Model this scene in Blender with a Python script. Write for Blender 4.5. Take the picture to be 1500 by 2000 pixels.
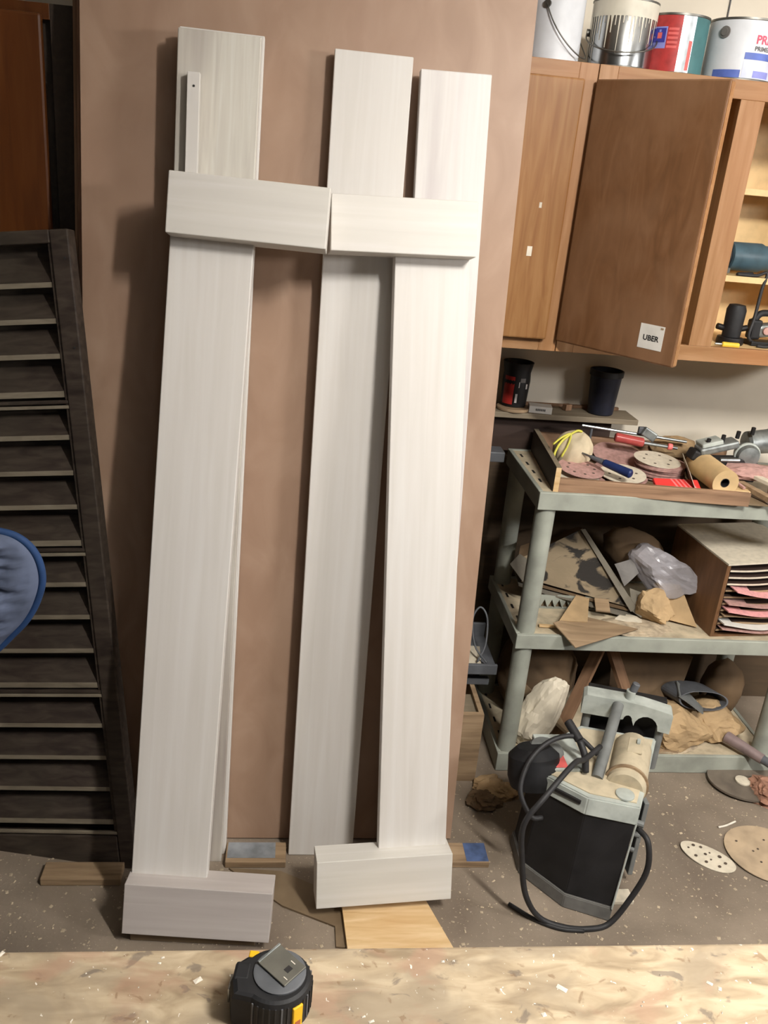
import bpy, bmesh, math, random
from mathutils import Matrix, Vector, noise
PI = math.pi
random.seed(7)
for o in list(bpy.data.objects):
    bpy.data.objects.remove(o, do_unlink=True)
scene = bpy.context.scene
COL = scene.collection

# ------------------------------------------------------------------ camera
camd = bpy.data.cameras.new('camera')
camd.sensor_fit = 'HORIZONTAL'
camd.sensor_width = 36.0
camd.lens = 36.0 * 1700.0 / 1500.0
camd.clip_start = 0.02
cam = bpy.data.objects.new('camera', camd)
COL.objects.link(cam)
cam.matrix_world = Matrix(((0.992, -0.047, -0.115, 0.0),
                           (-0.090, 0.373, -0.923, 0.0),
                           (0.086, 0.927, 0.366, 1.6),
                           (0, 0, 0, 1)))
# exact orthonormal axes
_x = Vector((0.992, -0.090, 0.086)).normalized()
_z = Vector((-0.115, -0.923, 0.366)).normalized()
_y = _z.cross(_x).normalized()
_x = _y.cross(_z).normalized()
cam.matrix_world = Matrix(((_x.x, _y.x, _z.x, 0), (_x.y, _y.y, _z.y, 0), (_x.z, _y.z, _z.z, 1.6), (0, 0, 0, 1)))
scene.camera = cam

# ------------------------------------------------------------------ world, lamps, exposure
world = bpy.data.worlds.new('room_air')
scene.world = world
world.use_nodes = True
world.node_tree.nodes['Background'].inputs[0].default_value = (1.0, 0.93, 0.85, 1)
world.node_tree.nodes['Background'].inputs[1].default_value = 0.022


def tube_light(name, loc, w, h, power, col, rot=(0, 0, 0)):
    l = bpy.data.lights.new(name, 'AREA')
    l.shape = 'RECTANGLE'
    l.size = w
    l.size_y = h
    l.energy = power
    l.color = col
    o = bpy.data.objects.new(name, l)
    o.location = loc
    o.rotation_euler = rot
    COL.objects.link(o)
    return o


def aim(o, target):
    d = Vector(target) - o.location
    q = d.to_track_quat('-Z', 'Y')
    o.rotation_euler = q.to_euler()


a = tube_light('ceiling_tube', (0.95, 0.20, 2.42), 0.7, 0.07, 66, (1.0, 0.965, 0.91))
aim(a, (1.95, 1.0, 0.6))
a = tube_light('ceiling_bounce_fill', (0.95, 0.20, 2.44), 0.7, 0.07, 22, (1.0, 0.965, 0.91), (PI, 0, 0))  # upward fill added at the tube for bounce off the ceiling
a = tube_light('side_window', (3.20, -0.10, 2.02), 0.6, 0.25, 48, (1.0, 0.97, 0.95))
aim(a, (1.3, 1.9, 1.0))
a = tube_light('rear_window', (0.9, -3.6, 1.8), 0.7, 0.9, 5, (0.62, 0.82, 1.0))
aim(a, (0.6, 1.9, 1.4))

vs = scene.view_settings
vs.view_transform = 'Standard'
vs.look = 'None'
vs.gamma = 1.0
vs.use_curve_mapping = False
vs.exposure = 0.12


# ------------------------------------------------------------------ materials
def lin(c):
    r = []
    for v in c[:3]:
        v = v / 255.0
        r.append(v / 12.92 if v <= 0.04045 else ((v + 0.055) / 1.055) ** 2.4)
    return (r[0], r[1], r[2], 1.0)


MATS = {}


def base_mat(name, rough=0.6, metal=0.0):
    m = bpy.data.materials.new(name)
    m.use_nodes = True
    nt = m.node_tree
    b = nt.nodes['Principled BSDF']
    b.inputs['Roughness'].default_value = rough
    b.inputs['Metallic'].default_value = metal
    b.inputs['Specular IOR Level'].default_value = 0.35
    MATS[name] = m
    return m, nt, b


def noise_ramp(nt, cols, scale=(1, 1, 1), ns=5.0, detail=6.0, dist=0.0, lo=0.3, hi=0.7, coord='Object'):
    tc = nt.nodes.new('ShaderNodeTexCoord')
    mp = nt.nodes.new('ShaderNodeMapping')
    mp.inputs['Scale'].default_value = scale
    nt.links.new(tc.outputs[coord], mp.inputs[0])
    nz = nt.nodes.new('ShaderNodeTexNoise')
    nz.inputs['Scale'].default_value = ns
    nz.inputs['Detail'].default_value = detail
    nz.inputs['Distortion'].default_value = dist
    nt.links.new(mp.outputs[0], nz.inputs['Vector'])
    r = nt.nodes.new('ShaderNodeValToRGB')
    els = r.color_ramp.elements
    n = len(cols)
    els[0].position = lo
    els[0].color = lin(cols[0])
    els[1].position = hi
    els[1].color = lin(cols[-1])
    for i in range(1, n - 1):
        e = els.new(lo + (hi - lo) * i / (n - 1))
        e.color = lin(cols[i])
    nt.links.new(nz.outputs[0], r.inputs[0])
    return r, nz


def mix(nt, fac, a, b, mode='MIX'):
    m = nt.nodes.new('ShaderNodeMix')
    m.data_type = 'RGBA'
    m.blend_type = mode
    if isinstance(fac, (int, float)):
        m.inputs[0].default_value = fac
    else:
        nt.links.new(fac, m.inputs[0])
    for s, i in ((a, 6), (b, 7)):
        if isinstance(s, tuple):
            m.inputs[i].default_value = s
        else:
            nt.links.new(s, m.inputs[i])
    return m.outputs[2]


def bump(nt, b, src, strength, dist=0.002):
    bp = nt.nodes.new('ShaderNodeBump')
    bp.inputs['Strength'].default_value = strength
    bp.inputs['Distance'].default_value = dist
    nt.links.new(src, bp.inputs['Height'])
    nt.links.new(bp.outputs[0], b.inputs['Normal'])


def solid(name, c, rough=0.6, metal=0.0, var=0.12, ns=30.0, bmp=0.0, scale=(1, 1, 1)):
    m, nt, b = base_mat(name, rough, metal)
    c2 = tuple(max(0, v * (1 - var)) for v in c)
    c3 = tuple(min(255, v * (1 + var * 0.6)) for v in c)
    r, nz = noise_ramp(nt, [c2, c, c3], scale, ns)
    nt.links.new(r.outputs[0], b.inputs['Base Color'])
    if bmp:
        bump(nt, b, nz.outputs[0], bmp)
    return m


def wood(name, cols, grain=(14, 14, 1.2), rough=0.55, blotch=None, bfac=0.5, bscale=3.0, dist=0.6, bmp=0.15, ns=5.0, lo=0.3, hi=0.7,
         blo=0.45, bhi=0.75, bstretch=(1, 1, 0.3)):
    m, nt, b = base_mat(name, rough)
    r, nz = noise_ramp(nt, cols, grain, ns, 8.0, dist, lo, hi)
    out = r.outputs[0]
    if blotch:
        r2, n2 = noise_ramp(nt, [(0, 0, 0), (255, 255, 255)], bstretch, bscale, 4.0, 0.4, blo, bhi)
        mm = nt.nodes.new('ShaderNodeMath')
        mm.operation = 'MULTIPLY'
        mm.inputs[1].default_value = bfac
        nt.links.new(r2.outputs[0], mm.inputs[0])
        out = mix(nt, mm.outputs[0], out, lin(blotch))
    nt.links.new(out, b.inputs['Base Color'])
    if bmp:
        bump(nt, b, nz.outputs[0], bmp, 0.001)
    return m


wood('whitewash', [(208, 203, 196), (213, 208, 202), (218, 214, 209)], (12, 12, 0.5), 0.5, (200, 195, 190), 0.5, 2.0, ns=4.0)
wood('whitewash_cross', [(205, 201, 192), (211, 207, 198), (217, 213, 206)], (0.5, 12, 12), 0.5, (192, 185, 185), 0.5, 2.6, ns=4.0, bstretch=(0.3, 1, 1))
wood('whitewash_grey', [(196, 190, 180), (206, 201, 190), (214, 211, 202)], (14, 14, 0.8), 0.5, (160, 149, 141), 0.9, 3.0, blo=0.42, bhi=0.66, bstretch=(4.5, 1, 0.35))
wood('mauve_cross', [(180, 172, 167), (187, 179, 174), (194, 187, 182)], (0.5, 12, 12), 0.5, (164, 154, 152), 0.6, 2.6, ns=4.0, bstretch=(0.3, 1, 1))
wood('whitewash_mauve', [(204, 198, 194), (210, 205, 201), (216, 212, 209)], (12, 12, 0.5), 0.5, (176, 166, 168), 0.85, 3.0, ns=4.0, blo=0.45, bhi=0.68, bstretch=(4.5, 1, 0.3))
wood('plywood', [(152, 124, 103), (160, 132, 111), (168, 141, 120)], (2.2, 2.2, 1.2), 0.5, (152, 118, 101), 0.6, 1.6, dist=1.0, bmp=0.05)
wood('plywood_edge', [(120, 84, 62), (160, 122, 96)], (60, 60, 3), 0.7)
wood('oak', [(130, 89, 50), (144, 103, 61), (156, 116, 74)], (9, 9, 0.7), 0.45, (150, 92, 46), 0.4, 3.0, dist=1.4)
wood('oak_frame', [(138, 99, 63), (150, 111, 74), (162, 124, 88)], (12, 12, 0.9), 0.45, (170, 108, 62), 0.4, 3.0)
wood('oak_rail', [(138, 99, 63), (150, 111, 74), (162, 124, 88)], (0.9, 12, 12), 0.45, (170, 108, 62), 0.4, 3.0)
wood('oak_door', [(102, 70, 44), (114, 79, 51), (124, 89, 61)], (5, 5, 1.2), 0.42, (134, 100, 73), 0.75, 6.0, dist=1.8, blo=0.42, bhi=0.66, bstretch=(1, 1, 0.7))
wood('oak_dark', [(88, 48, 20), (104, 58, 24), (114, 68, 32)], (8, 8, 0.8), 0.4, (78, 42, 20), 0.5, 2.5)
wood('dark_stain', [(46, 37, 32), (62, 52, 45), (76, 66, 57)], (3, 12, 12), 0.6, (80, 74, 62), 0.5, 4.0)
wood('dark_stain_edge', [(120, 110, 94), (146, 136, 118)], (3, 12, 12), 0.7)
wood('tray_wood', [(120, 92, 70), (150, 118, 92), (166, 134, 106)], (1.0, 14, 14), 0.6, (110, 86, 68), 0.4)
wood('tray_dark', [(58, 48, 40), (70, 58, 48)], (14, 1, 14), 0.6)
wood('box_brown', [(100, 70, 45), (122, 87, 58)], (10, 10, 1.5), 0.55)
wood('pine', [(196, 160, 112), (210, 178, 132), (222, 194, 152)], (1.4, 12, 12), 0.6, (190, 150, 104), 0.4)
wood('hardboard', [(110, 92, 70), (128, 110, 86)], (2, 2, 2), 0.7)
wood('scrap', [(126, 104, 80), (150, 126, 98), (166, 142, 112)], (1.0, 12, 12), 0.75, (110, 92, 72), 0.6)
wood('stick_brown', [(112, 84, 62), (142, 110, 84)], (12, 12, 1), 0.65)
wood('ledge_wood', [(120, 108, 90), (138, 126, 106)], (1, 10, 10), 0.7)
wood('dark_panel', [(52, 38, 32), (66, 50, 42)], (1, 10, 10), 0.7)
solid('ceiling_paint', (225, 222, 216), 0.9, var=0.03)
wood('panel_brown', [(74, 60, 46), (90, 74, 56)], (1, 8, 8), 0.8)
solid('cabinet_inside', (222, 190, 138), 0.5, var=0.05)
solid('wall_paint', (212, 203, 186), 0.8, var=0.05, ns=3.0)
solid('resin_grey', (156, 159, 148), 0.55, var=0.12, ns=12, bmp=0.05)
solid('resin_dusty', (186, 172, 146), 0.85, var=0.15, ns=25)
solid('dust_tan', (190, 177, 151), 0.9, var=0.1, ns=25, bmp=0.2)
solid('planer_black', (30, 29, 30), 0.55, var=0.3, ns=18)
solid('planer_grey', (172, 177, 170), 0.6, var=0.12, ns=22)
solid('planer_foot', (104, 102, 98), 0.65, var=0.12)
solid('tube_grey', (112, 114, 112), 0.5, var=0.1)
solid('rubber_black', (28, 28, 30), 0.6, var=0.25, ns=40)
solid('cord_black', (42, 41, 42), 0.55, var=0.15)
solid('brass', (226, 196, 120), 0.2, 1.0, var=0.05)
solid('steel', (150, 154, 154), 0.35, 0.9, var=0.1)
solid('cast_grey', (138, 142, 140), 0.45, 0.6, var=0.2, ns=40)
solid('tin', (176, 178, 178), 0.22, 1.0, var=0.05)
solid('clip_grey', (104, 102, 94), 0.5, 0.3, var=0.1)
solid('tin_dull', (120, 118, 112), 0.45, 0.9, var=0.15)
solid('paint_cream', (206, 200, 184), 0.5, var=0.05)
solid('can_white', (208, 210, 214), 0.45, var=0.03)
solid('can_red', (166, 54, 52), 0.5, var=0.12, ns=60)
solid('can_red_light', (206, 96, 92), 0.5, var=0.1)
solid('can_teal', (66, 108, 110), 0.5, var=0.08)
solid('can_silverlabel', (190, 196, 200), 0.3, 0.5, var=0.1, ns=60)
solid('can_blue', (52, 52, 140), 0.5)
solid('can_blue_light', (130, 134, 196), 0.5)
solid('can_blue_mid', (84, 104, 176), 0.5, var=0.1)
solid('can_pale_blue', (196, 202, 220), 0.5, var=0.05)
solid('print_pink', (204, 80, 104), 0.5)
solid('print_black', (44, 42, 42), 0.6)
solid('print_grey', (92, 90, 90), 0.6)
solid('paper_white', (216, 212, 204), 0.7, var=0.04)
solid('bucket_navy', (26, 28, 40), 0.5, var=0.3, ns=25)
solid('black_plastic', (24, 22, 22), 0.5, var=0.2)
solid('white_drip', (190, 184, 180), 0.6)
solid('red_plastic', (160, 40, 34), 0.5)
solid('bright_red', (214, 58, 54), 0.5, var=0.05)
solid('bright_pink', (236, 120, 118), 0.5, var=0.05)
solid('sand_pink', (178, 140, 132), 0.9, var=0.12, ns=80)
solid('sand_pink_bright', (224, 160, 158), 0.85, var=0.08, ns=80)
solid('sand_cream', (206, 196, 176), 0.9, var=0.06, ns=60)
solid('sand_hole', (84, 72, 62), 0.9)
solid('cloth_cream', (206, 190, 160), 0.9, var=0.12, ns=14, bmp=0.3)
solid('yellow_ribbon', (206, 200, 84), 0.6)
solid('yellow', (226, 178, 30), 0.5, var=0.05)
solid('yellow_pencil', (206, 176, 60), 0.5)
solid('cardboard_tan', (202, 172, 126), 0.8, var=0.05)
solid('paper_brown', (174, 147, 110), 0.85, var=0.12, ns=12)
solid('paper_dusty', (158, 132, 98), 0.9, var=0.18, ns=14)
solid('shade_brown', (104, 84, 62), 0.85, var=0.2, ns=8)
solid('grey_sheet', (116, 110, 98), 0.85, var=0.1, ns=10)
solid('blue_handle', (34, 48, 92), 0.35)
solid('clear_red', (170, 74, 70), 0.25, var=0.1)
solid('tool_blue', (66, 88, 98), 0.45, var=0.15)
solid('machine_grey', (92, 94, 98), 0.5, var=0.1)
solid('machine_dark', (34, 32, 32), 0.6, var=0.2)
solid('bag_white', (206, 196, 176), 0.6, var=0.16, ns=10)
solid('blue_grey', (134, 138, 142), 0.7, var=0.15, ns=30)
solid('blue_paint', (78, 96, 134), 0.6, var=0.25, ns=30)
solid('binding_blue', (34, 62, 104), 0.7, var=0.1)
solid('quilt_blue', (92, 101, 124), 0.85, var=0.12, ns=20, bmp=0.3)
solid('nozzle_mauve', (142, 124, 122), 0.5, 0.2, var=0.1)
solid('disc_tan', (178, 157, 130), 0.9, var=0.14, ns=14)
solid('blade_grey', (116, 106, 94), 0.7, 0.2, var=0.15, ns=20)
solid('rag_pink', (150, 112, 92), 0.9, var=0.25, ns=25)
solid('sawdust', (176, 160, 136), 0.95, var=0.2, ns=50)
solid('chip_white', (218, 210, 196), 0.9, var=0.1, ns=50)
solid('grey_blob', (112, 108, 104), 0.7, var=0.1)
solid('white_peel', (210, 202, 186), 0.7)
solid('terracotta', (168, 96, 62), 0.7)


def floor_material():
    m, nt, b = base_mat('floor_concrete', 0.92)
    r, nz = noise_ramp(nt, [(112, 99, 86), (130, 117, 102), (146, 132, 116)], (1, 1, 1), 4.0, 9.0, 0.4)
    r2, n2 = noise_ramp(nt, [(0, 0, 0), (255, 255, 255)], (1, 1, 1), 130.0, 3.0, 0.0, 0.64, 0.72)
    c = mix(nt, r2.outputs[0], r.outputs[0], lin((172, 158, 138)))
    r3, n3 = noise_ramp(nt, [(0, 0, 0), (255, 255, 255)], (1, 1, 1), 1.7, 5.0, 0.3, 0.5, 0.72)
    mm = nt.nodes.new('ShaderNodeMath')
    mm.operation = 'MULTIPLY'
    mm.inputs[1].default_value = 0.55
    nt.links.new(r3.outputs[0], mm.inputs[0])
    c = mix(nt, mm.outputs[0], c, lin((100, 90, 80)))
    nt.links.new(c, b.inputs['Base Color'])
    bump(nt, b, n2.outputs[0], 0.4, 0.003)


floor_material()


def bench_material():
    m, nt, b = base_mat('bench_top', 0.6)
    r, nz = noise_ramp(nt, [(142, 124, 100), (172, 154, 127), (190, 173, 146)], (5, 16, 5), 3.5, 8.0, 0.8, 0.3, 0.65)
    c = r.outputs[0]
    for ns, lo, hi, col, f in ((9.0, 0.48, 0.62, (146, 132, 112), 0.7), (26.0, 0.63, 0.68, (92, 84, 80), 0.6),
                               (12.0, 0.55, 0.64, (164, 130, 108), 0.55), (40.0, 0.64, 0.69, (112, 82, 54), 0.5),
                               (80.0, 0.68, 0.70, (226, 220, 210), 0.9)):
        r2, n2 = noise_ramp(nt, [(0, 0, 0), (255, 255, 255)], (1 + ns * 0.01, 1.6, 1), ns, 5.0, 0.5, lo, hi)
        mm = nt.nodes.new('ShaderNodeMath')
        mm.operation = 'MULTIPLY'
        mm.inputs[1].default_value = f
        nt.links.new(r2.outputs[0], mm.inputs[0])
        c = mix(nt, mm.outputs[0], c, lin(col))
    nt.links.new(c, b.inputs['Base Color'])
    bump(nt, b, nz.outputs[0], 0.3, 0.003)


bench_material()


def grit_sheet_material():
    # brown folded sheet with worn dark patches
    m, nt, b = base_mat('worn_sheet', 0.85)
    r, nz = noise_ramp(nt, [(124, 110, 88), (140, 124, 100)], (1, 1, 1), 8.0)
    r2, n2 = noise_ramp(nt, [(0, 0, 0), (255, 255, 255)], (1, 1, 1.6), 11.0, 4.0, 0.8, 0.52, 0.57)
    nt.links.new(mix(nt, r2.outputs[0], r.outputs[0], lin((44, 40, 36))), b.inputs['Base Color'])


grit_sheet_material()


def plastic_material():
    m, nt, b = base_mat('clear_plastic', 0.25)
    b.inputs['Base Color'].default_value = lin((176, 172, 176))
    b.inputs['Alpha'].default_value = 0.62
    b.inputs['Specular IOR Level'].default_value = 0.7


plastic_material()
M = MATS


# ------------------------------------------------------------------ mesh helpers
def new_obj(name, verts, faces, mat, parent=None, smooth=False, mats=None, fmat=None):
    me = bpy.data.meshes.new(name)
    me.from_pydata([tuple(v) for v in verts], [], faces)
    if mats:
        for k in mats:
            me.materials.append(M[k])
        if fmat:
            for p, i in zip(me.polygons, fmat):
                p.material_index = i
    else:
        me.materials.append(M[mat])
    if smooth:
        for p in me.polygons:
            p.use_smooth = True
    me.update()
    o = bpy.data.objects.new(name, me)
    COL.objects.link(o)
    if parent:
        o.parent = parent
    return o


def from_bm(name, bm, mat, parent=None, smooth=False):
    bmesh.ops.recalc_face_normals(bm, faces=bm.faces)
    me = bpy.data.meshes.new(name)
    bm.to_mesh(me)
    bm.free()
    me.materials.append(M[mat])
    if smooth:
        for p in me.polygons:
            p.use_smooth = True
    o = bpy.data.objects.new(name, me)
    COL.objects.link(o)
    if parent:
        o.parent = parent
    return o


def tag(o, label, cat=None, group=None, kind=None):
    o['label'] = label
    if cat:
        o['category'] = cat
    if group:
        o['group'] = group
    if kind:
        o['kind'] = kind
    return o


def structure(o):
    o['kind'] = 'structure'
    return o


def thing(name, label, cat, loc=(0, 0, 0), mat=None, group=None):
    e = bpy.data.objects.new(name, None)
    e.empty_display_size = 0.05
    COL.objects.link(e)
    mw = Matrix.Translation(Vector(loc))
    if mat is not None:
        mw = mw @ mat.to_4x4()
    e.matrix_world = mw
    tag(e, label, cat, group)
    return e


def rot(yaw, lean, tilt):
    return Matrix.Rotation(yaw, 3, 'Z') @ Matrix.Rotation(-lean, 3, 'X') @ Matrix.Rotation(tilt, 3, 'Y')


def bm_box(bm, x0, x1, y0, y1, z0, z1, bev=0.0):
    vs_ = [bm.verts.new(p) for p in ((x0, y0, z0), (x1, y0, z0), (x1, y1, z0), (x0, y1, z0),
                                     (x0, y0, z1), (x1, y0, z1), (x1, y1, z1), (x0, y1, z1))]
    fs = [bm.faces.new([vs_[i] for i in f]) for f in ((3, 2, 1, 0), (4, 5, 6, 7), (0, 1, 5, 4), (1, 2, 6, 5), (2, 3, 7, 6), (3, 0, 4, 7))]
    if bev > 0:
        es = list({e for f in fs for e in f.edges})
        bmesh.ops.bevel(bm, geom=es, offset=bev, segments=2, affect='EDGES', profile=0.5)


def box(name, x0, x1, y0, y1, z0, z1, mat, parent=None, bev=0.0015):
    bm = bmesh.new()
    bm_box(bm, x0, x1, y0, y1, z0, z1, bev)
    return from_bm(name, bm, mat, parent)


def obox(name, c, sx, sy, sz, mat, R3=None, parent=None, bev=0.0015):
    """box centred at c in world coordinates, own rotation"""
    o = box(name, -sx / 2, sx / 2, -sy / 2, sy / 2, -sz / 2, sz / 2, mat, None, bev)
    mw = Matrix.Translation(Vector(c))
    if R3 is not None:
        mw = mw @ R3.to_4x4()
    if parent:
        o.parent = parent
        o.matrix_local = mw
    else:
        o.matrix_world = mw
    return o


def prism(name, poly, z0, z1, mat, parent=None, poly_top=None, bev=0.0):
    """poly: list of (x,y); extruded z0..z1, optional other top outline"""
    pt = poly_top or poly
    n = len(poly)
    bm = bmesh.new()
    b = [bm.verts.new((p[0], p[1], z0)) for p in poly]
    t = [bm.verts.new((p[0], p[1], z1)) for p in pt]
    bm.faces.new(list(reversed(b)))
    bm.faces.new(t)
    for i in range(n):
        j = (i + 1) % n
        bm.faces.new((b[i], b[j], t[j], t[i]))
    if bev:
        bmesh.ops.bevel(bm, geom=list(bm.edges), offset=bev, segments=2, affect='EDGES')
    return from_bm(name, bm, mat, parent)


def catmull(pts, k=6):
    P = [Vector(p) for p in pts]
    P = [P[0] * 2 - P[1]] + P + [P[-1] * 2 - P[-2]]
    out = []
    for i in range(1, len(P) - 2):
        p0, p1, p2, p3 = P[i - 1], P[i], P[i + 1], P[i + 2]
        for s in range(k):
            t = s / k
            out.append(0.5 * ((2 * p1) + (p2 - p0) * t + (2 * p0 - 5 * p1 + 4 * p2 - p3) * t * t + (3 * p1 - p0 - 3 * p2 + p3) * t ** 3))
    out.append(P[-2])
    return out


def tube(name, pts, r, mat, parent=None, seg=8, k=6, closed_path=False, smooth_path=True, r_end=None):
    P = catmull(pts, k) if smooth_path else [Vector(p) for p in pts]
    n = len(P)
    verts, faces = [], []
    up = Vector((0, 0, 1))
    prev = None
    for i in range(n):
        d = (P[min(i + 1, n - 1)] - P[max(i - 1, 0)])
        d = d.normalized() if d.length > 1e-9 else Vector((0, 0, 1))
        if prev is None:
            s = d.cross(up if abs(d.z) < 0.9 else Vector((1, 0, 0))).normalized()
        else:
            s = (prev - d * prev.dot(d)).normalized()
        prev = s
        u = s.cross(d)
        rr = r if r_end is None else r + (r_end - r) * i / max(1, n - 1)
        for j in range(seg):
            a_ = 2 * PI * j / seg
            verts.append(P[i] + s * math.cos(a_) * rr + u * math.sin(a_) * rr)
    for i in range(n - 1):
        for j in range(seg):
            j2 = (j + 1) % seg
            faces.append((i * seg + j, i * seg + j2, (i + 1) * seg + j2, (i + 1) * seg + j))
    faces.append(tuple(range(seg)))
    faces.append(tuple((n - 1) * seg + j for j in reversed(range(seg))))
    o = new_obj(name, verts, faces, mat, parent, smooth=True)
    fix_normals(o)
    return o


def fix_normals(o):
    bm = bmesh.new()
    bm.from_mesh(o.data)
    bmesh.ops.recalc_face_normals(bm, faces=bm.faces)
    bm.to_mesh(o.data)
    bm.free()


def lathe(name, prof, mat, parent=None, seg=40, axis='Z', loc=(0, 0, 0), R3=None, smooth=True, cap=True):
    """prof list of (r,z)"""
    verts, faces = [], []
    for r, z in prof:
        for j in range(seg):
            t = 2 * PI * j / seg
            verts.append(Vector((r * math.cos(t), r * math.sin(t), z)))
    n = len(prof)
    for i in range(n - 1):
        for j in range(seg):
            j2 = (j + 1) % seg
            faces.append((i * seg + j, i * seg + j2, (i + 1) * seg + j2, (i + 1) * seg + j))
    if cap:
        faces.append(tuple(reversed(range(seg))))
        faces.append(tuple((n - 1) * seg + j for j in range(seg)))
    if R3 is not None:
        verts = [R3 @ v for v in verts]
    verts = [v + Vector(loc) for v in verts]
    o = new_obj(name, verts, faces, mat, parent)
    fix_normals(o)
    if smooth:
        me = o.data
        for p in me.polygons:
            p.use_smooth = True
        me.update()
        try:
            me.set_sharp_from_angle(angle=math.radians(35))
        except Exception:
            pass
    return o


def dirmat(d, up=(0, 0, 1)):
    """rotation whose Z axis is d"""
    z = Vector(d).normalized()
    u = Vector(up)
    if abs(z.dot(u)) > 0.95:
        u = Vector((1, 0, 0))
    x = u.cross(z).normalized()
    y = z.cross(x)
    return Matrix((x, y, z)).transposed()


def cyl(name, p0, p1, r, mat, parent=None, seg=16, r1=None, bev=0.0):
    p0, p1 = Vector(p0), Vector(p1)
    L = (p1 - p0).length
    r1 = r if r1 is None else r1
    if bev > 0:
        prof = [(r - bev, 0), (r, bev), (r1, L - bev), (r1 - bev, L)]
    else:
        prof = [(r, 0), (r1, L)]
    return lathe(name, prof, mat, parent, seg, loc=p0, R3=dirmat(p1 - p0))


def blob(name, c, rad, mat, parent=None, seed=0, amp=0.25, freq=2.0, sub=3, flat=None, smooth=False, R3=None):
    bm = bmesh.new()
    bmesh.ops.create_icosphere(bm, subdivisions=sub, radius=1.0)
    off = Vector((seed * 3.17, seed * 1.91, seed * 2.3))
    for v in bm.verts:
        d = v.co.normalized()
        s = 1 + amp * (1 - 2 * abs(noise.noise(d * freq + off))) + amp * 0.5 * noise.noise(d * freq * 2.7 + off)
        p = d * s
        p = Vector((p.x * rad[0], p.y * rad[1], p.z * rad[2]))
        if R3 is not None:
            p = R3 @ p
        p += Vector(c)
        if flat is not None and p.z < flat:
            p.z = flat
        v.co = p
    return from_bm(name, bm, mat, parent, smooth)


def crumple(name, c, rad, mat, parent=None, seed=0, flat=None, R3=None, planes=16, rough=0.10, sub=4):
    rnd = random.Random(seed)
    pls = []
    for _ in range(planes):
        n_ = Vector((rnd.gauss(0, 1), rnd.gauss(0, 1), rnd.gauss(0, 1))).normalized()
        pls.append((n_, rnd.uniform(0.72, 1.0)))
    bm = bmesh.new()
    bmesh.ops.create_icosphere(bm, subdivisions=sub, radius=1.0)
    off = Vector((seed * 3.17, seed * 1.91, seed * 2.3))
    for v in bm.verts:
        d = v.co.normalized()
        s_ = 1.25
        for n_, dd_ in pls:
            k_ = n_.dot(d)
            if k_ > 0.05:
                s_ = min(s_, dd_ / k_)
        s_ *= 1 + rough * (0.5 - abs(noise.noise(d * 2.4 + off))) * 2
        p = Vector((d.x * s_ * rad[0], d.y * s_ * rad[1], d.z * s_ * rad[2]))
        if R3 is not None:
            p = R3 @ p
        p += Vector(c)
        if flat is not None and p.z < flat:
            p.z = flat
        v.co = p
    return from_bm(name, bm, mat, parent, False)


def sheet(name, poly3, mat, parent=None, th=0.002, sub=10, amp=0.0, seed=0, freq=8.0):
    """bent sheet from a quad of 3D corners (a,b,c,d) with thickness and noise relief"""
    a_, b_, c_, d_ = [Vector(p) for p in poly3]
    nrm = (b_ - a_).cross(d_ - a_).normalized()
    verts, faces = [], []
    n = sub
    for side in (0, 1):
        for i in range(n + 1):
            for j in range(n + 1):
                u, v = i / n, j / n
                p = (a_ * (1 - u) + b_ * u) * (1 - v) + (d_ * (1 - u) + c_ * u) * v
                h = amp * noise.noise(p * freq + Vector((seed, seed * 2.1, 0)))
                verts.append(p + nrm * (h - side * th))
    m_ = (n + 1) * (n + 1)
    idx = lambda s, i, j: s * m_ + i * (n + 1) + j
    for i in range(n):
        for j in range(n):
            faces.append((idx(0, i, j), idx(0, i + 1, j), idx(0, i + 1, j + 1), idx(0, i, j + 1)))
            faces.append((idx(1, i, j), idx(1, i, j + 1), idx(1, i + 1, j + 1), idx(1, i + 1, j)))
    for i in range(n):
        for (j, fl) in ((0, 0), (n, 1)):
            q = (idx(0, i, j), idx(1, i, j), idx(1, i + 1, j), idx(0, i + 1, j))
            faces.append(q)
            q = (idx(0, j, i), idx(1, j, i), idx(1, j, i + 1), idx(0, j, i + 1))
            faces.append(q)
    o = new_obj(name, verts, faces, mat, parent)
    fix_normals(o)
    return o


def text_mesh(s, size):
    cu = bpy.data.curves.new('lettering', 'FONT')
    cu.body = s
    cu.size = size
    cu.align_x = 'CENTER'
    cu.align_y = 'CENTER'
    cu.resolution_u = 3
    cu.offset = size * 0.028
    o = bpy.data.objects.new('lettering', cu)
    COL.objects.link(o)
    dg = bpy.context.evaluated_depsgraph_get()
    me = bpy.data.meshes.new_from_object(o.evaluated_get(dg))
    v = [x.co.copy() for x in me.vertices]
    f = [tuple(p.vertices) for p in me.polygons]
    bpy.data.objects.remove(o, do_unlink=True)
    bpy.data.meshes.remove(me)
    return v, f


# ================================================================== SETTING
WALL = 2.475
structure(tag(box('floor', -3.0, 3.5, -3.0, WALL, -0.06, 0.0, 'floor_concrete', None, 0), 'dusty brown concrete floor'))
structure(tag(box('wall_back', -3.0, 3.5, WALL, WALL + 0.1, -0.06, 2.75, 'wall_paint', None, 0), 'off-white painted wall behind the cabinets'))
structure(tag(box('ceiling', -3.0, 3.5, -3.0, WALL, 2.75, 2.85, 'ceiling_paint', None, 0), 'white painted ceiling'))
structure(tag(box('trim_2', 0.2, 3.45, WALL - 0.022, WALL - 0.001, 0.0, 0.845, 'panel_brown', None, 0.002), 'brown wainscot panel behind the shelving'))
# thin crack / cable running up the wall above the cans
t_ = tube('trim_1', [(1.077, 2.473, 1.90), (1.079, 2.473, 2.0), (1.079, 2.473, 2.3), (1.08, 2.473, 2.7)], 0.0022, 'print_grey')
structure(t_)

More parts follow.
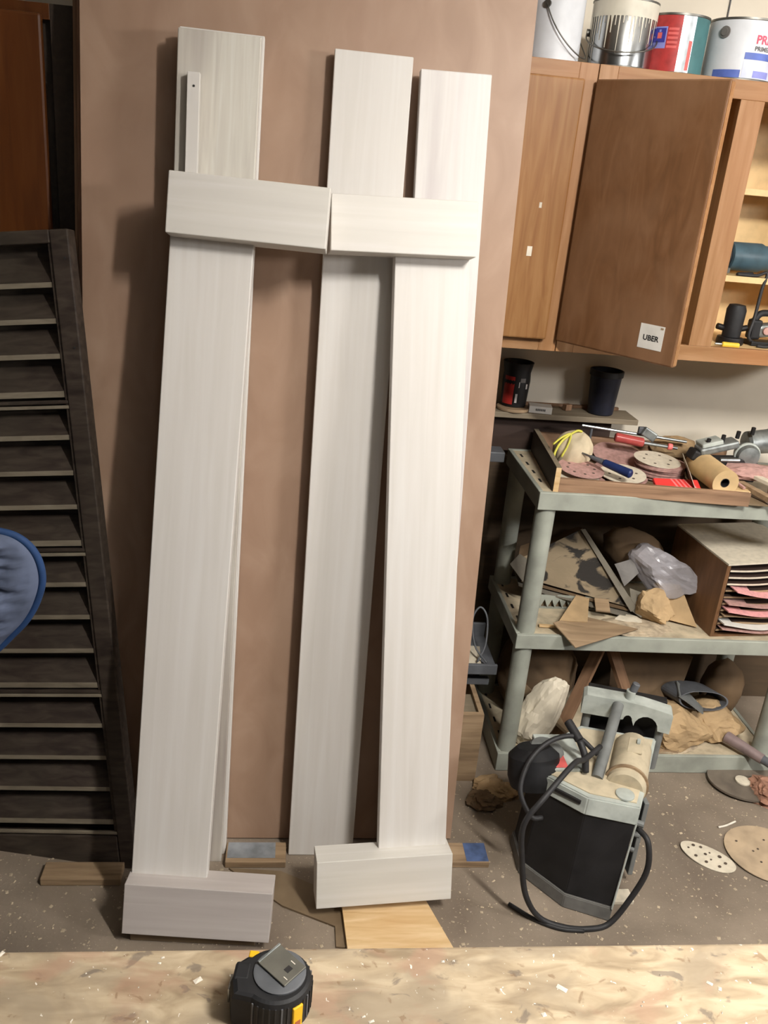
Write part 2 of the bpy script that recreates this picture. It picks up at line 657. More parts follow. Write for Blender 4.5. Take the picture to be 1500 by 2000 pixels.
# ================================================================== PLYWOOD SHEETS
PK = 0.133
t = thing('plywood_sheet', 'large pinkish-tan plywood sheet leaning upright behind the white boards', 'plywood', (0, 1.752, 0.004), rot(0, PK, 0))
box('panel', -0.442, 0.470, 0.0, 0.004, 0.0, 2.12, 'plywood', t, 0.0005)
box('core', -0.442, 0.470, 0.004, 0.014, 0.0, 2.12, 'plywood_edge', t, 0.0005)
t = thing('plywood_sheet', 'second plywood sheet showing only its left edge behind the big front sheet', 'plywood', (0, 1.770, 0.004), rot(0, PK, 0))
box('panel', -0.452, 0.455, 0.0, 0.012, 0.0, 2.2, 'plywood_edge', t, 0.0005)
t = thing('plywood_sheet', 'rearmost plywood sheet, its dark edge peeking furthest left behind the others', 'plywood', (0, 1.786, 0.004), rot(0, PK, 0))
box('panel', -0.463, 0.44, 0.0, 0.012, 0.0, 2.2, 'stick_brown', t, 0.0005)

# ================================================================== WHITE PILASTERS
def pilaster(label, x, y, z0, yaw, lean, tilt, bw, bx, pw, ph, pt, bt, cx0, cx1, cz0, cz1, ct, pm='whitewash_cross'):
    t = thing('pilaster', label, 'pilaster', (x, y, z0), rot(yaw, lean, tilt))
    box('shaft_board', bx, bx + bw, 0, bt, 0.002, cz1 - 0.004, 'whitewash', t, 0.002)
    box('plinth_block', 0, pw, -pt, bt * 0.98, 0, ph, pm, t, 0.0015)
    box('capital_block', cx0, cx1, -ct, 0.001, cz0, cz1, 'whitewash_cross', t, 0.002)
    # back strip so that the capital carries a rear face, as the plinth does
    box('capital_return', cx0 if bx > 0.1 else bx + bw, bx if bx > 0.1 else cx1, 0.001, bt * 0.6, cz0, cz1, 'whitewash_cross', t, 0.001)
    return t


pilaster('tall white pilaster on the left with base block and cross block sticking out rightward',
         -0.298, 1.475, 0.025, -0.070, 0.228, 0.019, 0.163, 0.004, 0.314, 0.115, 0.044, 0.031, 0.005, 0.309, 1.454, 1.567, 0.051, 'mauve_cross')
pilaster('tall white pilaster on the right with base block and cross block sticking out leftward',
         0.113, 1.532, 0.030, 0.058, 0.214, -0.026, 0.159, 0.146, 0.312, 0.114, 0.042, 0.029, 0.008, 0.304, 1.433, 1.541, 0.051)

# loose boards
def loose(label, x, y, yaw, lean, tilt, w, h, th, mat='whitewash', group=None, z=0.0):
    o = box('white_board', 0, w, 0, th, 0, h, mat, None, 0.002)
    o.matrix_world = Matrix.Translation((x, y, z)) @ rot(yaw, lean, tilt).to_4x4()
    tag(o, label, 'board', group)
    return o


g = 'loose white boards leaning on the plywood'
loose('white board with grey-streaked top rising behind the left pilaster, front of its stack', -0.269, 1.678, -0.011, 0.131, 0.013, 0.159, 1.831, 0.020, 'whitewash_grey', g, 0.001)
loose('white board in the left stack, its edge just behind the front grey-streaked board', -0.266, 1.702, -0.006, 0.131, 0.012, 0.164, 1.836, 0.020, 'whitewash', g, 0.001)
loose('rearmost white board of the left stack, touching the plywood', -0.262, 1.727, -0.004, 0.131, 0.010, 0.160, 1.80, 0.018, 'whitewash', g, 0.001)
loose('white board standing between the two pilasters, its full length visible', 0.052, 1.697, -0.002, 0.143, 0.004, 0.159, 1.831, 0.022, 'whitewash', g, 0.001)
loose('white board behind the right pilaster, rightmost and lowest of the three tops', 0.281, 1.700, 0.026, 0.138, -0.022, 0.147, 1.809, 0.022, 'whitewash_mauve', g, 0.001)
# thin stick in front of the grey-streaked board
st = box('white_stick', 0, 0.024, 0, 0.018, 0.0, 0.62, 'whitewash', None, 0.001)
st.matrix_world = Matrix.Translation((-0.226, 1.802, 1.125)) @ rot(-0.02, 0.131, 0.006).to_4x4()
tag(st, 'narrow white stick with a nail hole in front of the left top board', 'stick')
nh = lathe('nail_hole', [(0.0022, 0), (0.0022, 0.0006)], 'print_black', st, 10, loc=(0.013, -0.0004, 0.595), R3=dirmat((0, -1, 0)))

# ================================================================== LOUVRED SHUTTER (left)
SW = 0.52
sh = thing('louvred_shutter', 'dark brown louvred wooden shutter leaning at the left', 'shutter', (-0.305, 1.652, 0.004), rot(-0.189, 0.149, -0.136))
box('stile', -0.040, 0.0, -0.004, 0.032, 0, 1.457, 'dark_stain', sh, 0.003)
box('stile', -SW, -SW + 0.040, -0.004, 0.032, 0, 1.457, 'dark_stain', sh, 0.003)
box('bead', -0.047, -0.040, 0.0, 0.012, 0.04, 1.432, 'dark_stain_edge', sh, 0.001).data.materials[0] = M['dark_stain']
box('rail', -SW + 0.04, -0.040, -0.004, 0.032, 1.430, 1.457, 'dark_stain', sh, 0.003)
box('rail', -SW + 0.04, -0.040, -0.004, 0.032, 0.0, 0.085, 'dark_stain', sh, 0.003)
for zz in (1.112, 0.788, 0.454):
    box('rail', -SW + 0.04, -0.040, -0.002, 0.032, zz - 0.008, zz, 'dark_stain', sh, 0.002)
box('back_panel', -SW + 0.02, -0.02, 0.034, 0.040, 0.02, 1.44, 'dark_stain', sh, 0)


def slat(z, thick, parent):
    # outward-down louvre; the pale front lip paints in light on the edge, plus wear
    L0, L1 = -SW + 0.042, -0.042
    y0, y1 = 0.002, 0.032
    rise = 0.052
    v = [(L0, y0, z - thick), (L1, y0, z - thick), (L1, y1, z + rise - thick), (L0, y1, z + rise - thick),
         (L0, y0, z), (L1, y0, z), (L1, y1, z + rise), (L0, y1, z + rise)]
    f = [(3, 2, 1, 0), (4, 5, 6, 7), (0, 1, 5, 4), (1, 2, 6, 5), (2, 3, 7, 6), (3, 0, 4, 7)]
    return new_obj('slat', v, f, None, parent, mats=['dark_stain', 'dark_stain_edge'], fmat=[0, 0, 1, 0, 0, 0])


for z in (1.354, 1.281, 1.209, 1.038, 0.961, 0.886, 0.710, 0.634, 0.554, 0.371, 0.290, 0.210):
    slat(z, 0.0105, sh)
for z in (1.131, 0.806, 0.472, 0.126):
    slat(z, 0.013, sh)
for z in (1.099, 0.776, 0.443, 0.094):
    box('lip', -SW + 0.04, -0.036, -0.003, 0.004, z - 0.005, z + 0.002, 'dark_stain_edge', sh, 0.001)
for z in (1.40, 1.22):
    lathe('screw_hole', [(0.0028, 0), (0.0028, 0.0008)], 'print_black', sh, 10, loc=(-0.012, -0.0045, z), R3=dirmat((0, -1, 0)))

# ================================================================== WALL CABINETS
CF = 2.10       # face plane
CT, CB = 1.854, 1.216


def door_slab(name, x0, x1, z0, z1, mat, parent, y=CF, th=0.019, ox=0):
    return box(name, x0 - ox, x1 - ox, y - th, y, z0, z1, mat, parent, 0.005)


# middle cabinet (half hidden by the plywood)
cb = thing('wall_cabinet', 'closed oak wall cabinet just right of the plywood sheet, under a white can', 'cabinet', (0.20, CF, CB))
ox, oy, oz = 0.20, CF, CB
box('carcass', 0.0, 0.448, 0.019, WALL - CF, 0.0, CT - CB, 'oak_frame', cb, 0.001)
box('stile', 0.405, 0.448, 0.0, 0.019, 0.0, CT - CB, 'oak_frame', cb, 0.001)
box('rail', 0.0, 0.405, 0.0, 0.019, CT - CB - 0.04, CT - CB, 'oak_rail', cb, 0.001)
box('rail', 0.0, 0.405, 0.0, 0.019, 0.0, 0.045, 'oak_rail', cb, 0.001)
d = box('door', 0.02, 0.416, -0.019, -0.0005, 0.030, 0.604, 'oak', cb, 0.004)
for (x, z, w, h) in ((0.338, 0.222, 0.012, 0.022), (0.352, 0.330, 0.006, 0.012)):
    box('paint_chip', x, x + w, -0.0196, -0.0190, z, z + h, 'white_peel', d, 0)

# right cabinet, open
rb = thing('wall_cabinet', 'open oak wall cabinet with a swung-out door and power tools on its shelves', 'cabinet', (0.65, CF, CB))
H = CT - CB
X1 = 0.93
box('stile', 0.0, 0.043, 0, 0.019, 0, H, 'oak_frame', rb, 0.001)
box('stile', 0.338, 0.396, 0, 0.019, 0.038, H - 0.040, 'oak_frame', rb, 0.001)
box('stile', X1 - 0.045, X1, 0, 0.019, 0, H, 'oak_frame', rb, 0.001)
box('rail', 0.043, X1 - 0.045, 0, 0.019, H - 0.040, H, 'oak_rail', rb, 0.001)
box('rail', 0.043, X1 - 0.045, 0, 0.019, 0, 0.038, 'oak_rail', rb, 0.001)
box('side_panel', 0.0, 0.014, 0.019, WALL - CF, 0, H, 'cabinet_inside', rb, 0.0005)
box('side_panel', X1 - 0.014, X1, 0.019, WALL - CF, 0, H, 'cabinet_inside', rb, 0.0005)
box('bottom_panel', 0.014, X1 - 0.014, 0.019, WALL - CF, 0.008, 0.024, 'cabinet_inside', rb, 0.0005)
box('top_panel', 0.0, X1, 0.019, WALL - CF, H - 0.016, H, 'oak_rail', rb, 0.0005)
box('back_panel', 0.014, X1 - 0.014, WALL - CF - 0.008, WALL - CF, 0.024, H - 0.016, 'cabinet_inside', rb, 0.0005)
box('shelf', 0.375, X1 - 0.014, 0.200, WALL - CF - 0.009, 1.632 - CB - 0.016, 1.632 - CB, 'cabinet_inside', rb, 0.001)
box('shelf', 0.375, X1 - 0.014, 0.200, WALL - CF - 0.009, 1.413 - CB - 0.016, 1.413 - CB, 'cabinet_inside', rb, 0.001)
box('shade_partition', 0.360, 0.374, 0.019, WALL - CF - 0.009, 0.024, H - 0.016, 'oak_frame', rb, 0.0005)  # unseen divider added to keep the left compartment dark
for z in (0.034, 0.052):
    lathe('catch_ball', [(0.001, -0.006), (0.0045, -0.004), (0.006, 0), (0.0045, 0.004), (0.001, 0.006)], 'brass', rb, 14, loc=(0.404, 0.030, z))
# swung door: hinge at x .654, free edge near (.850,1.855)
dm = Matrix.Translation((0.006, -0.002, 0)) @ Matrix.Rotation(-math.radians(51.5), 4, 'Z')
dr = box('door', 0.0, 0.316, -0.019, 0.0, 0.028, 0.606, 'oak_door', rb, 0.004)
dr.matrix_local = dm
# paler strip paints in the light falling on the free edge
box('lit_edge_strip', 0.3155, 0.3168, -0.0165, -0.0025, 0.032, 0.602, 'oak_rail', dr, 0)
# sticker with lettering
box('sticker', 0.222, 0.282, -0.0197, -0.0190, 0.058, 0.112, 'paper_white', dr, 0)
v, f = text_mesh('UBER', 0.0165)
new_obj('lettering', [(0.252 + p.x, -0.0201, 0.082 + p.y) for p in v], f, 'print_black', dr)
box('paint_chip', 0.272, 0.279, -0.0200, -0.0197, 0.105, 0.109, 'scrap', dr, 0)
for z in (0.10, 0.52):
    cyl('hinge', (0.004, -0.004, z), (0.004, -0.004, z + 0.05), 0.004, 'tin_dull', rb, 10)

# left cabinet
lb = thing('wall_cabinet', 'dark orange-brown wall cabinet at the upper left above the shutter', 'cabinet', (-1.10, CF, CB))
box('carcass', 0, 0.64, 0.019, WALL - CF, 0, H, 'tray_dark', lb, 0.001)
box('stile', 0.575, 0.64, 0.0, 0.019, 0, H, 'tray_dark', lb, 0.001)  # dark colour on stile and carcass paints in their shadow
box('rail', 0.0, 0.575, 0.0, 0.019, H - 0.03, H, 'oak_dark', lb, 0.001)
box('rail', 0.0, 0.575, 0.0, 0.019, 0, 0.04, 'oak_dark', lb, 0.001)
box('door', 0.02, 0.562, -0.019, -0.0005, 0.028, 0.618, 'oak_dark', lb, 0.006)


# ================================================================== PAINT CANS on the cabinets
def cyl_patch(name, r, a0, a1, z0, z1, mat, parent, seg=14):
    vts, fcs = [], []
    for i in range(seg + 1):
        a_ = a0 + (a1 - a0) * i / seg
        for z in (z0, z1):
            vts.append((r * math.cos(a_), r * math.sin(a_), z))
    for i in range(seg):
        fcs.append((2 * i, 2 * i + 2, 2 * i + 3, 2 * i + 1))
    return new_obj(name, vts, fcs, mat, parent, smooth=True)


def cyl_text(s, size, r, a_c, z, mat, parent):
    v, f = text_mesh(s, size)
    return new_obj('lettering', [(r * math.cos(a_c + p.x / r), r * math.sin(a_c + p.x / r), z + p.y) for p in v], f, mat, parent)


def can(label, x, y, r, h, body, rim='tin_dull', z=CT):
    t = thing('paint_can', label, 'paint can', (x, y, z + 0.0005), group='paint cans on the wall cabinets')
    lathe('can_body', [(r * 0.97, 0), (r, 0.002), (r, h - 0.004), (r * 0.985, h - 0.002)], body, t, 48)
    lathe('rim', [(r * 0.99, h - 0.006), (r * 1.012, h - 0.004), (r * 1.012, h), (r * 0.93, h + 0.001), (r * 0.90, h - 0.004), (0.001, h - 0.005)], rim, t, 48)
    lathe('base_rim', [(r * 0.99, 0), (r * 1.01, 0.001), (r * 1.01, 0.005), (r * 0.995, 0.007)], 'tin_dull', t, 48, cap=False)
    return t


def handle(t, r, a_c, z, drop, swing=1.0):
    # wire bail hanging in front of the can
    pts = []
    for i in range(13):
        u = -1 + 2 * i / 12
        ang = a_c + u * PI / 2 * 0.98
        rr = r + 0.004 + 0.012 * (1 - u * u)
        pts.append((rr * math.cos(ang), rr * math.sin(ang), z - drop * (1 - u * u)))
    tube('wire_handle', pts, 0.0016, 'tin_dull', t, 6, 3)
    for s in (-1, 1):
        ang = a_c + s * PI / 2 * 0.97
        p = Vector((math.cos(ang), math.sin(ang), 0))
        cyl('handle_ear', p * (r - 0.001) + Vector((0, 0, z)), p * (r + 0.005) + Vector((0, 0, z)), 0.008, 'tin_dull', t, 12)


FR = -PI / 2   # towards the camera
c1 = can('plain white paint can, leftmost on the cabinet tops beside the plywood', 0.567, 2.22, 0.062, 0.17, 'can_white')
handle(c1, 0.062, FR + 0.9, 0.115, 0.10)
c2 = can('bare metal paint can with cream paint dripping down from its rim', 0.722, 2.21, 0.074, 0.140, 'tin')
handle(c2, 0.075, FR - 0.25, 0.075, 0.045)
# cream collar with drips, one part each
cyl_patch('paint_collar', 0.0746, FR - 1.6, FR + 1.6, 0.104, 0.138, 'paint_cream', c2, 40)
random.seed(11)
for k in range(26):
    a0 = FR - 1.5 + k * 0.118
    w = random.uniform(0.022, 0.05)
    zb = random.choice((0.09, 0.085, 0.07, 0.03, 0.055, 0.095, 0.04, 0.01))
    vts = [(0.0747 * math.cos(a_), 0.0747 * math.sin(a_), z) for a_, z in
           ((a0 - w, 0.106), (a0 + w, 0.106), (a0 + w * 0.45, zb + 0.02), (a0 + w * 0.3, zb), (a0 - w * 0.3, zb), (a0 - w * 0.45, zb + 0.02))]
    new_obj('paint_drip', vts, [(0, 1, 2, 5), (5, 2, 3, 4)], 'paint_cream', c2)
c3 = can('paint can with a red and teal label between the dripped can and the primer can', 0.853, 2.215, 0.070, 0.124, 'can_teal')
cyl_patch('red_label', 0.0704, FR - 1.5, FR - 0.22, 0.006, 0.119, 'can_red', c3, 20)
cyl_patch('silver_label', 0.0705, FR - 0.22, FR + 0.22, 0.006, 0.119, 'can_silverlabel', c3)
cyl_patch('red_label', 0.0707, FR + 0.08, FR + 0.20, 0.010, 0.070, 'can_red_light', c3)
cyl_patch('logo_border', 0.0707, FR - 1.12, FR - 0.66, 0.052, 0.096, 'can_blue_light', c3)
cyl_patch('logo_field', 0.0709, FR - 1.08, FR - 0.70, 0.064, 0.093, 'can_blue', c3)
cyl_patch('logo_mark', 0.0711, FR - 0.97, FR - 0.82, 0.072, 0.084, 'can_red_light', c3)
cyl_patch('logo_mark', 0.0711, FR - 0.93, FR - 0.86, 0.085, 0.090, 'can_blue_light', c3)
for k in range(5):
    cyl_patch('label_line', 0.0707, FR - 0.62, FR - 0.30, 0.053 + 0.009 * k, 0.058 + 0.009 * k, 'can_red_light', c3)
c4 = can('white paint can printed PRIMER in pink above a blue band, rightmost in view', 1.012, 2.205, 0.080, 0.128, 'can_white')
A4 = FR + 0.35
cyl_patch('blue_band', 0.0804, A4 - 0.66, A4 + 0.45, 0.044, 0.058, 'can_blue_mid', c4)
cyl_patch('blue_base', 0.0803, A4 - 1.5, A4 - 0.70, 0.006, 0.022, 'can_blue_mid', c4)
cyl_patch('pale_panel', 0.0803, A4 - 0.66, A4 + 0.45, 0.006, 0.042, 'can_pale_blue', c4)
cyl_patch('blue_picture', 0.0805, A4 - 0.34, A4 + 0.2, 0.008, 0.022, 'can_blue_light', c4)
cyl_text('PRIMER', 0.024, 0.0806, A4 + 0.06, 0.084, 'print_pink', c4)
cyl_text('PRIMER &', 0.0125, 0.0806, A4 - 0.10, 0.066, 'print_grey', c4)
cyl_patch('label_line', 0.0805, A4 + 0.0, A4 + 0.4, 0.106, 0.110, 'print_grey', c4)
ear = Vector((math.cos(FR - 0.98), math.sin(FR - 0.98), 0))
lathe('handle_ear', [(0.0125, 0), (0.0125, 0.003), (0.008, 0.0035), (0.008, 0.005)], 'grey_blob', c4, 20, loc=ear * 0.0795 + Vector((0, 0, 0.098)), R3=dirmat(ear))

# ================================================================== TOOLS INSIDE CABINET
gr = thing('angle_grinder', 'blue-grey angle grinder lying on the middle cabinet shelf', 'power tool', (1.20, 2.36, 1.414))
lathe('motor_body', [(0.030, 0), (0.037, 0.004), (0.038, 0.09), (0.033, 0.10), (0.030, 0.20), (0.027, 0.21)], 'tool_blue', gr, 24, loc=(-0.035, 0, 0.046), R3=dirmat((1, 0, 0.0)))
lathe('gear_head', [(0.020, 0), (0.033, 0.01), (0.033, 0.03), (0.030, 0.034)], 'rubber_black', gr, 20, loc=(-0.068, 0, 0.044), R3=dirmat((1, 0, 0)))
lathe('disc_guard', [(0.046, 0), (0.046, 0.012), (0.02, 0.016)], 'cast_grey', gr, 28, loc=(-0.075, -0.012, 0.004))
cyl('spindle', (-0.064, -0.02, 0.016), (-0.064, -0.02, 0.045), 0.008, 'steel', gr, 12)
tube('cord', [(0.03, -0.035, 0.006), (-0.02, -0.05, 0.004), (0.03, -0.056, 0.004), (0.062, -0.052, 0.012), (0.05, -0.066, -0.03), (0.03, -0.10, -0.10), (0.02, -0.11, -0.15), (0.05, -0.10, -0.1702)], 0.0045, 'cord_black', gr, 8)
ro = thing('router', 'black plunge router standing on the cabinet floor', 'power tool', (1.175, 2.26, CB + 0.0245))
lathe('motor_housing', [(0.020, 0.018), (0.024, 0.02), (0.026, 0.09), (0.021, 0.103), (0.010, 0.105)], 'rubber_black', ro, 20)
lathe('base_plate', [(0.034, 0), (0.036, 0.004), (0.034, 0.018), (0.02, 0.02)], 'black_plastic', ro, 24)
for s in (-1, 1):
    cyl('handle', (0.022 * s, 0.004, 0.04), (0.042 * s, 0.004, 0.044), 0.008, 'black_plastic', ro, 12)
jg = thing('jigsaw', 'black and silver corded saw lying beside the router in the cabinet', 'power tool', (1.285, 2.27, CB + 0.0245))
box('shoe', -0.055, 0.06, -0.025, 0.025, 0.0, 0.012, 'black_plastic', jg, 0.002)
obox('body', (0.01, 0, 0.045), 0.10, 0.042, 0.034, 'cast_grey', Matrix.Rotation(-0.15, 3, 'Y'), jg, 0.008)
obox('front_block', (-0.045, -0.002, 0.042), 0.028, 0.036, 0.052, 'rubber_black', None, jg, 0.006)
tube('grip', [(-0.05, 0, 0.062), (-0.03, 0, 0.085), (0.03, 0, 0.080), (0.06, 0, 0.055)], 0.009, 'rubber_black', jg, 10)
cyl('dial', (-0.020, -0.027, 0.042), (-0.020, -0.018, 0.042), 0.010, 'sand_pink', jg, 14)
tube('cord', [(0.06, 0, 0.05), (0.04, -0.04, 0.02), (-0.02, -0.05, 0.005), (-0.05, -0.045, 0.004)], 0.004, 'cord_black', jg, 8)
pc = thing('chisel', 'yellow-handled tool lying flat at the front of the cabinet floor', 'hand tool', (1.125, 2.20, CB + 0.031))
cyl('handle', (0, 0, 0), (0.045, -0.006, 0.0), 0.0068, 'yellow_pencil', pc, 12, bev=0.002)
cyl('blade', (-0.018, 0.0024, 0), (0, 0, 0), 0.003, 'steel', pc, 8)

# ================================================================== WALL LEDGE
lg = thing('wall_ledge', 'weathered wooden ledge with brown support panel on the wall above the grey shelving', 'ledge', (0.0, WALL, 0.985))
box('ledge_board', 0.30, 1.012, -0.110, -0.001, -0.016, 0.0, 'ledge_wood', lg, 0.002)
box('support_panel', 0.30, 0.955, -0.055, -0.001, -0.13, -0.0165, 'dark_panel', lg, 0.001)
box('back_strip', 0.66, 0.985, -0.012, -0.001, 0.0002, 0.009, 'stick_brown', lg, 0.001)
bk = thing('bucket', 'small dark navy paint bucket at the right end of the wall ledge', 'bucket', (0.912, 2.420, 0.9855))
lathe('pail', [(0.034, 0), (0.037, 0.003), (0.046, 0.128), (0.043, 0.128), (0.035, 0.006), (0.001, 0.005)], 'bucket_navy', bk, 32)
lathe('rim', [(0.046, 0.112), (0.0485, 0.113), (0.0485, 0.129), (0.045, 0.130), (0.044, 0.126)], 'black_plastic', bk, 32, cap=False)
ct_ = thing('paint_tin', 'dark tin with red side and white paint drips, half hidden by the plywood', 'paint can', (0.648, 2.418, 0.9945))
lathe('tin_body', [(0.032, 0), (0.036, 0.003), (0.040, 0.075), (0.038, 0.098), (0.042, 0.118), (0.044, 0.128), (0.042, 0.128), (0.038, 0.115)], 'black_plastic', ct_, 28)
cyl_patch('red_side', 0.0395, FR - 1.2, FR - 0.35, 0.01, 0.09, 'red_plastic', ct_)
for (a_, z, w, h) in ((-0.12, 0.016, 0.16, 0.026), (0.62, 0.056, 0.16, 0.014), (0.25, 0.075, 0.4, 0.012), (0.0, 0.06, 0.06, 0.016)):
    cyl_patch('paint_drip', 0.0402, FR + a_ - w / 2, FR + a_ + w / 2, z, z + h, 'white_drip' if z < 0.07 else 'grey_blob', ct_, 5)
o = lathe('wood_disc', [(0.046, 0), (0.048, 0.002), (0.048, 0.007), (0.046, 0.009)], 'scrap', None, 30)
o.location = (0.645, 2.405, 0.9853)
tag(o, 'round wooden disc under the drip-stained tin on the ledge', 'disc')
sb = thing('small_box', 'small white carton with dark print on the ledge', 'box', (0.722, 2.392, 0.9853), Matrix.Rotation(-0.18, 3, 'Z'))
box('carton', -0.033, 0.033, -0.020, 0.022, 0, 0.020, 'paper_white', sb, 0.001)
for k in range(6):
    box('print_mark', -0.013 + 0.0048 * k, -0.0098 + 0.0048 * k, -0.0206, -0.0200, 0.007, 0.0135, 'print_grey', sb, 0)
o = obox('wood_block', (0.815, 2.432, 0.9945), 0.022, 0.018, 0.018, 'stick_brown', Matrix.Rotation(0.4, 3, 'Z'))
tag(o, 'tiny brown wood block beside the navy bucket on the ledge', 'block')

# ================================================================== RESIN SHELVING UNIT
SX0, SX1, SY0, SY1 = 0.648, 1.500, 2.032, 2.402
su = thing('shelving_unit', 'grey resin three-tier shelving unit crowded with sanding supplies', 'shelving', (SX0, SY0, 0.0))
SWD, SDP = SX1 - SX0, SY1 - SY0


def shelf_tier(ztop, lip, first=False):
    d_ = box('shelf_deck', 0.006, SWD - 0.006, 0.006, SDP - 0.006, ztop - 0.012, ztop - 0.003, 'resin_dusty', su, 0.001)
    box('front_lip', 0, SWD, 0, 0.012, ztop - lip, ztop, 'resin_grey', su, 0.002)
    box('back_lip', 0, SWD, SDP - 0.012, SDP, ztop - lip, ztop, 'resin_grey', su, 0.002)
    box('side_lip', 0, 0.012, 0.012, SDP - 0.012, ztop - lip, ztop, 'resin_grey', su, 0.002)
    box('side_lip', SWD - 0.012, SWD, 0.012, SDP - 0.012, ztop - lip, ztop, 'resin_grey', su, 0.002)
    for k in range(4):
        box('slot', 0.024, 0.030, 0.09 + k * 0.07, 0.115 + k * 0.07, ztop - 0.0029, ztop - 0.0022, 'machine_dark', d_, 0)
    return d_


shelf_tier(0.868, 0.048)
md = shelf_tier(0.453, 0.044)
shelf_tier(0.061, 0.060)
for px in (0.032, SWD - 0.032):
    for py in (0.034, SDP - 0.034):
        for (z0, z1) in ((0.058, 0.415), (0.450, 0.826)):
            lathe('post', [(0.0265, 0), (0.0265, z1 - z0)], 'resin_grey', su, 20, loc=(px, py, z0))
# truss-like rib with triangular windows across the middle tier
verts, faces = [], []
rib = bmesh.new()
nT = 10
w_ = 0.022
for yy in (0,):
    for k in range(nT):
        x = 0.085 + k * w_
        for (a_, b_, c_) in (((x, 0.004), (x + w_ * 0.5, 0.030), (x - w_ * 0.0, 0.030)), ((x + w_, 0.004), (x + w_, 0.030), (x + w_ * 0.5, 0.030)),):
            vs1 = [rib.verts.new((p[0], 0.165, 0.450 + p[1])) for p in (a_, b_, c_)]
            vs2 = [rib.verts.new((p[0], 0.172, 0.450 + p[1])) for p in (a_, b_, c_)]
            rib.faces.new(vs1)
            rib.faces.new(list(reversed(vs2)))
            for i in range(3):
                j = (i + 1) % 3
                rib.faces.new((vs1[i], vs2[i], vs2[j], vs1[j]))
bm_box(rib, 0.085, 0.085 + nT * w_, 0.165, 0.172, 0.480, 0.492)
bm_box(rib, 0.085, 0.085 + nT * w_, 0.165, 0.172, 0.449, 0.4545)
from_bm('rib_strip', rib, 'resin_grey', su)
box('rib_shade_plate', 0.085, 0.085 + nT * w_, 0.178, 0.182, 0.4505, 0.490, 'hardboard', su, 0)  # plate added behind the rib as shade in its windows

# ------------------------------------------------------------------ top tier contents
TZ = 0.8655
tr = thing('wooden_tray', 'shallow wooden tray full of sanding discs on the top tier', 'tray', (0.700, 2.050, TZ), Matrix.Rotation(-0.085, 3, 'Z'))
box('front_rail', 0.0, 0.500, 0.0, 0.014, 0, 0.036, 'tray_wood', tr, 0.001)
o = box('side_panel', -0.014, 0.0, -0.001, 0.350, 0, 0.066, 'tray_dark', tr, 0.001)
box('end_grain', -0.0138, -0.0002, -0.0022, -0.0011, 0.0005, 0.0655, 'pine', tr, 0)
box('side_cap', -0.0138, -0.0002, 0.0, 0.349, 0.0662, 0.0668, 'ledge_wood', tr, 0)
box('back_panel', 0.0, 0.56, 0.336, 0.350, 0, 0.060, 'tray_wood', tr, 0.001)
box('bottom_panel', 0.0, 0.56, 0.014, 0.336, 0, 0.005, 'hardboard', tr, 0)
TB = TZ + 0.0052


def disc(label, x, y, z, r, mat, tiltx=0.0, tilty=0.0, th=0.0012, holes=8, group=None, yaw=0, parent=None, name='sanding_disc'):
    e = thing(name, label, 'sanding disc', (x, y, z), Matrix.Rotation(yaw, 3, 'Z') @ Matrix.Rotation(tiltx, 3, 'X') @ Matrix.Rotation(tilty, 3, 'Y'), group)
    lathe('disc_sheet', [(r, 0), (r, th)], mat, e, 36, smooth=False)
    for k in range(holes):
        a_ = 2 * PI * k / holes
        lathe('hole', [(r * 0.065, th), (r * 0.065, th + 0.0003)], 'sand_hole', e, 10, loc=(r * 0.6 * math.cos(a_), r * 0.6 * math.sin(a_), 0))
    return e


G = 'sanding discs in the tray'
disc('dusty-pink sanding disc with holes in the tray corner, under the blue handle', 0.785, 2.145, TB + 0.030, 0.062, 'sand_pink', 0.10, 0.04, group=G)
disc('white-backed sanding disc peeking out below the dusty-pink disc in the tray corner', 0.770, 2.130, TB + 0.015, 0.060, 'sand_cream', 0.16, 0.0, holes=0, group=G)
disc('lowest grey-pink sanding disc of the pile in the tray corner', 0.790, 2.128, TB + 0.006, 0.060, 'sand_pink', 0.06, 0.0, holes=0, group=G)
disc('cream-backed sanding disc lying right of the blue handle', 0.905, 2.150, TB + 0.020, 0.062, 'sand_cream', 0.10, -0.05, holes=6, group=G)
disc('pink sanding disc under the cream one right of the blue handle', 0.915, 2.165, TB + 0.008, 0.064, 'sand_pink', 0.05, 0, holes=0, group=G)
for k in range(7):
    disc(['lowest', 'second', 'third', 'fourth', 'fifth', 'sixth', 'uppermost pink'][k] + ' disc counted from the bottom of the pink sanding disc stack', 1.030 + 0.003 * math.sin(k * 2.1), 2.205 + 0.003 * math.cos(k * 1.7), TB + 0.004 + 0.0058 * k, 0.068, 'sand_pink', 0.02 * math.sin(k), 0.02 * math.cos(k * 1.3), 0.0045, 0, G)
disc('grey-white sanding disc with holes topping the pink disc stack', 1.018, 2.205, TB + 0.048, 0.064, 'sand_cream', 0.06, 0.03, holes=6, group=G)
disc('broad dusty-pink disc behind the cloth ball at the back of the tray', 0.945, 2.30, TB + 0.026, 0.075, 'sand_pink', 0.22, 0.0, holes=0, group=G)
disc('flat pink disc lying on the tray bottom between the ball and the stack', 0.925, 2.235, TB + 0.003, 0.066, 'sand_pink', 0.05, 0.0, holes=5, group=G)

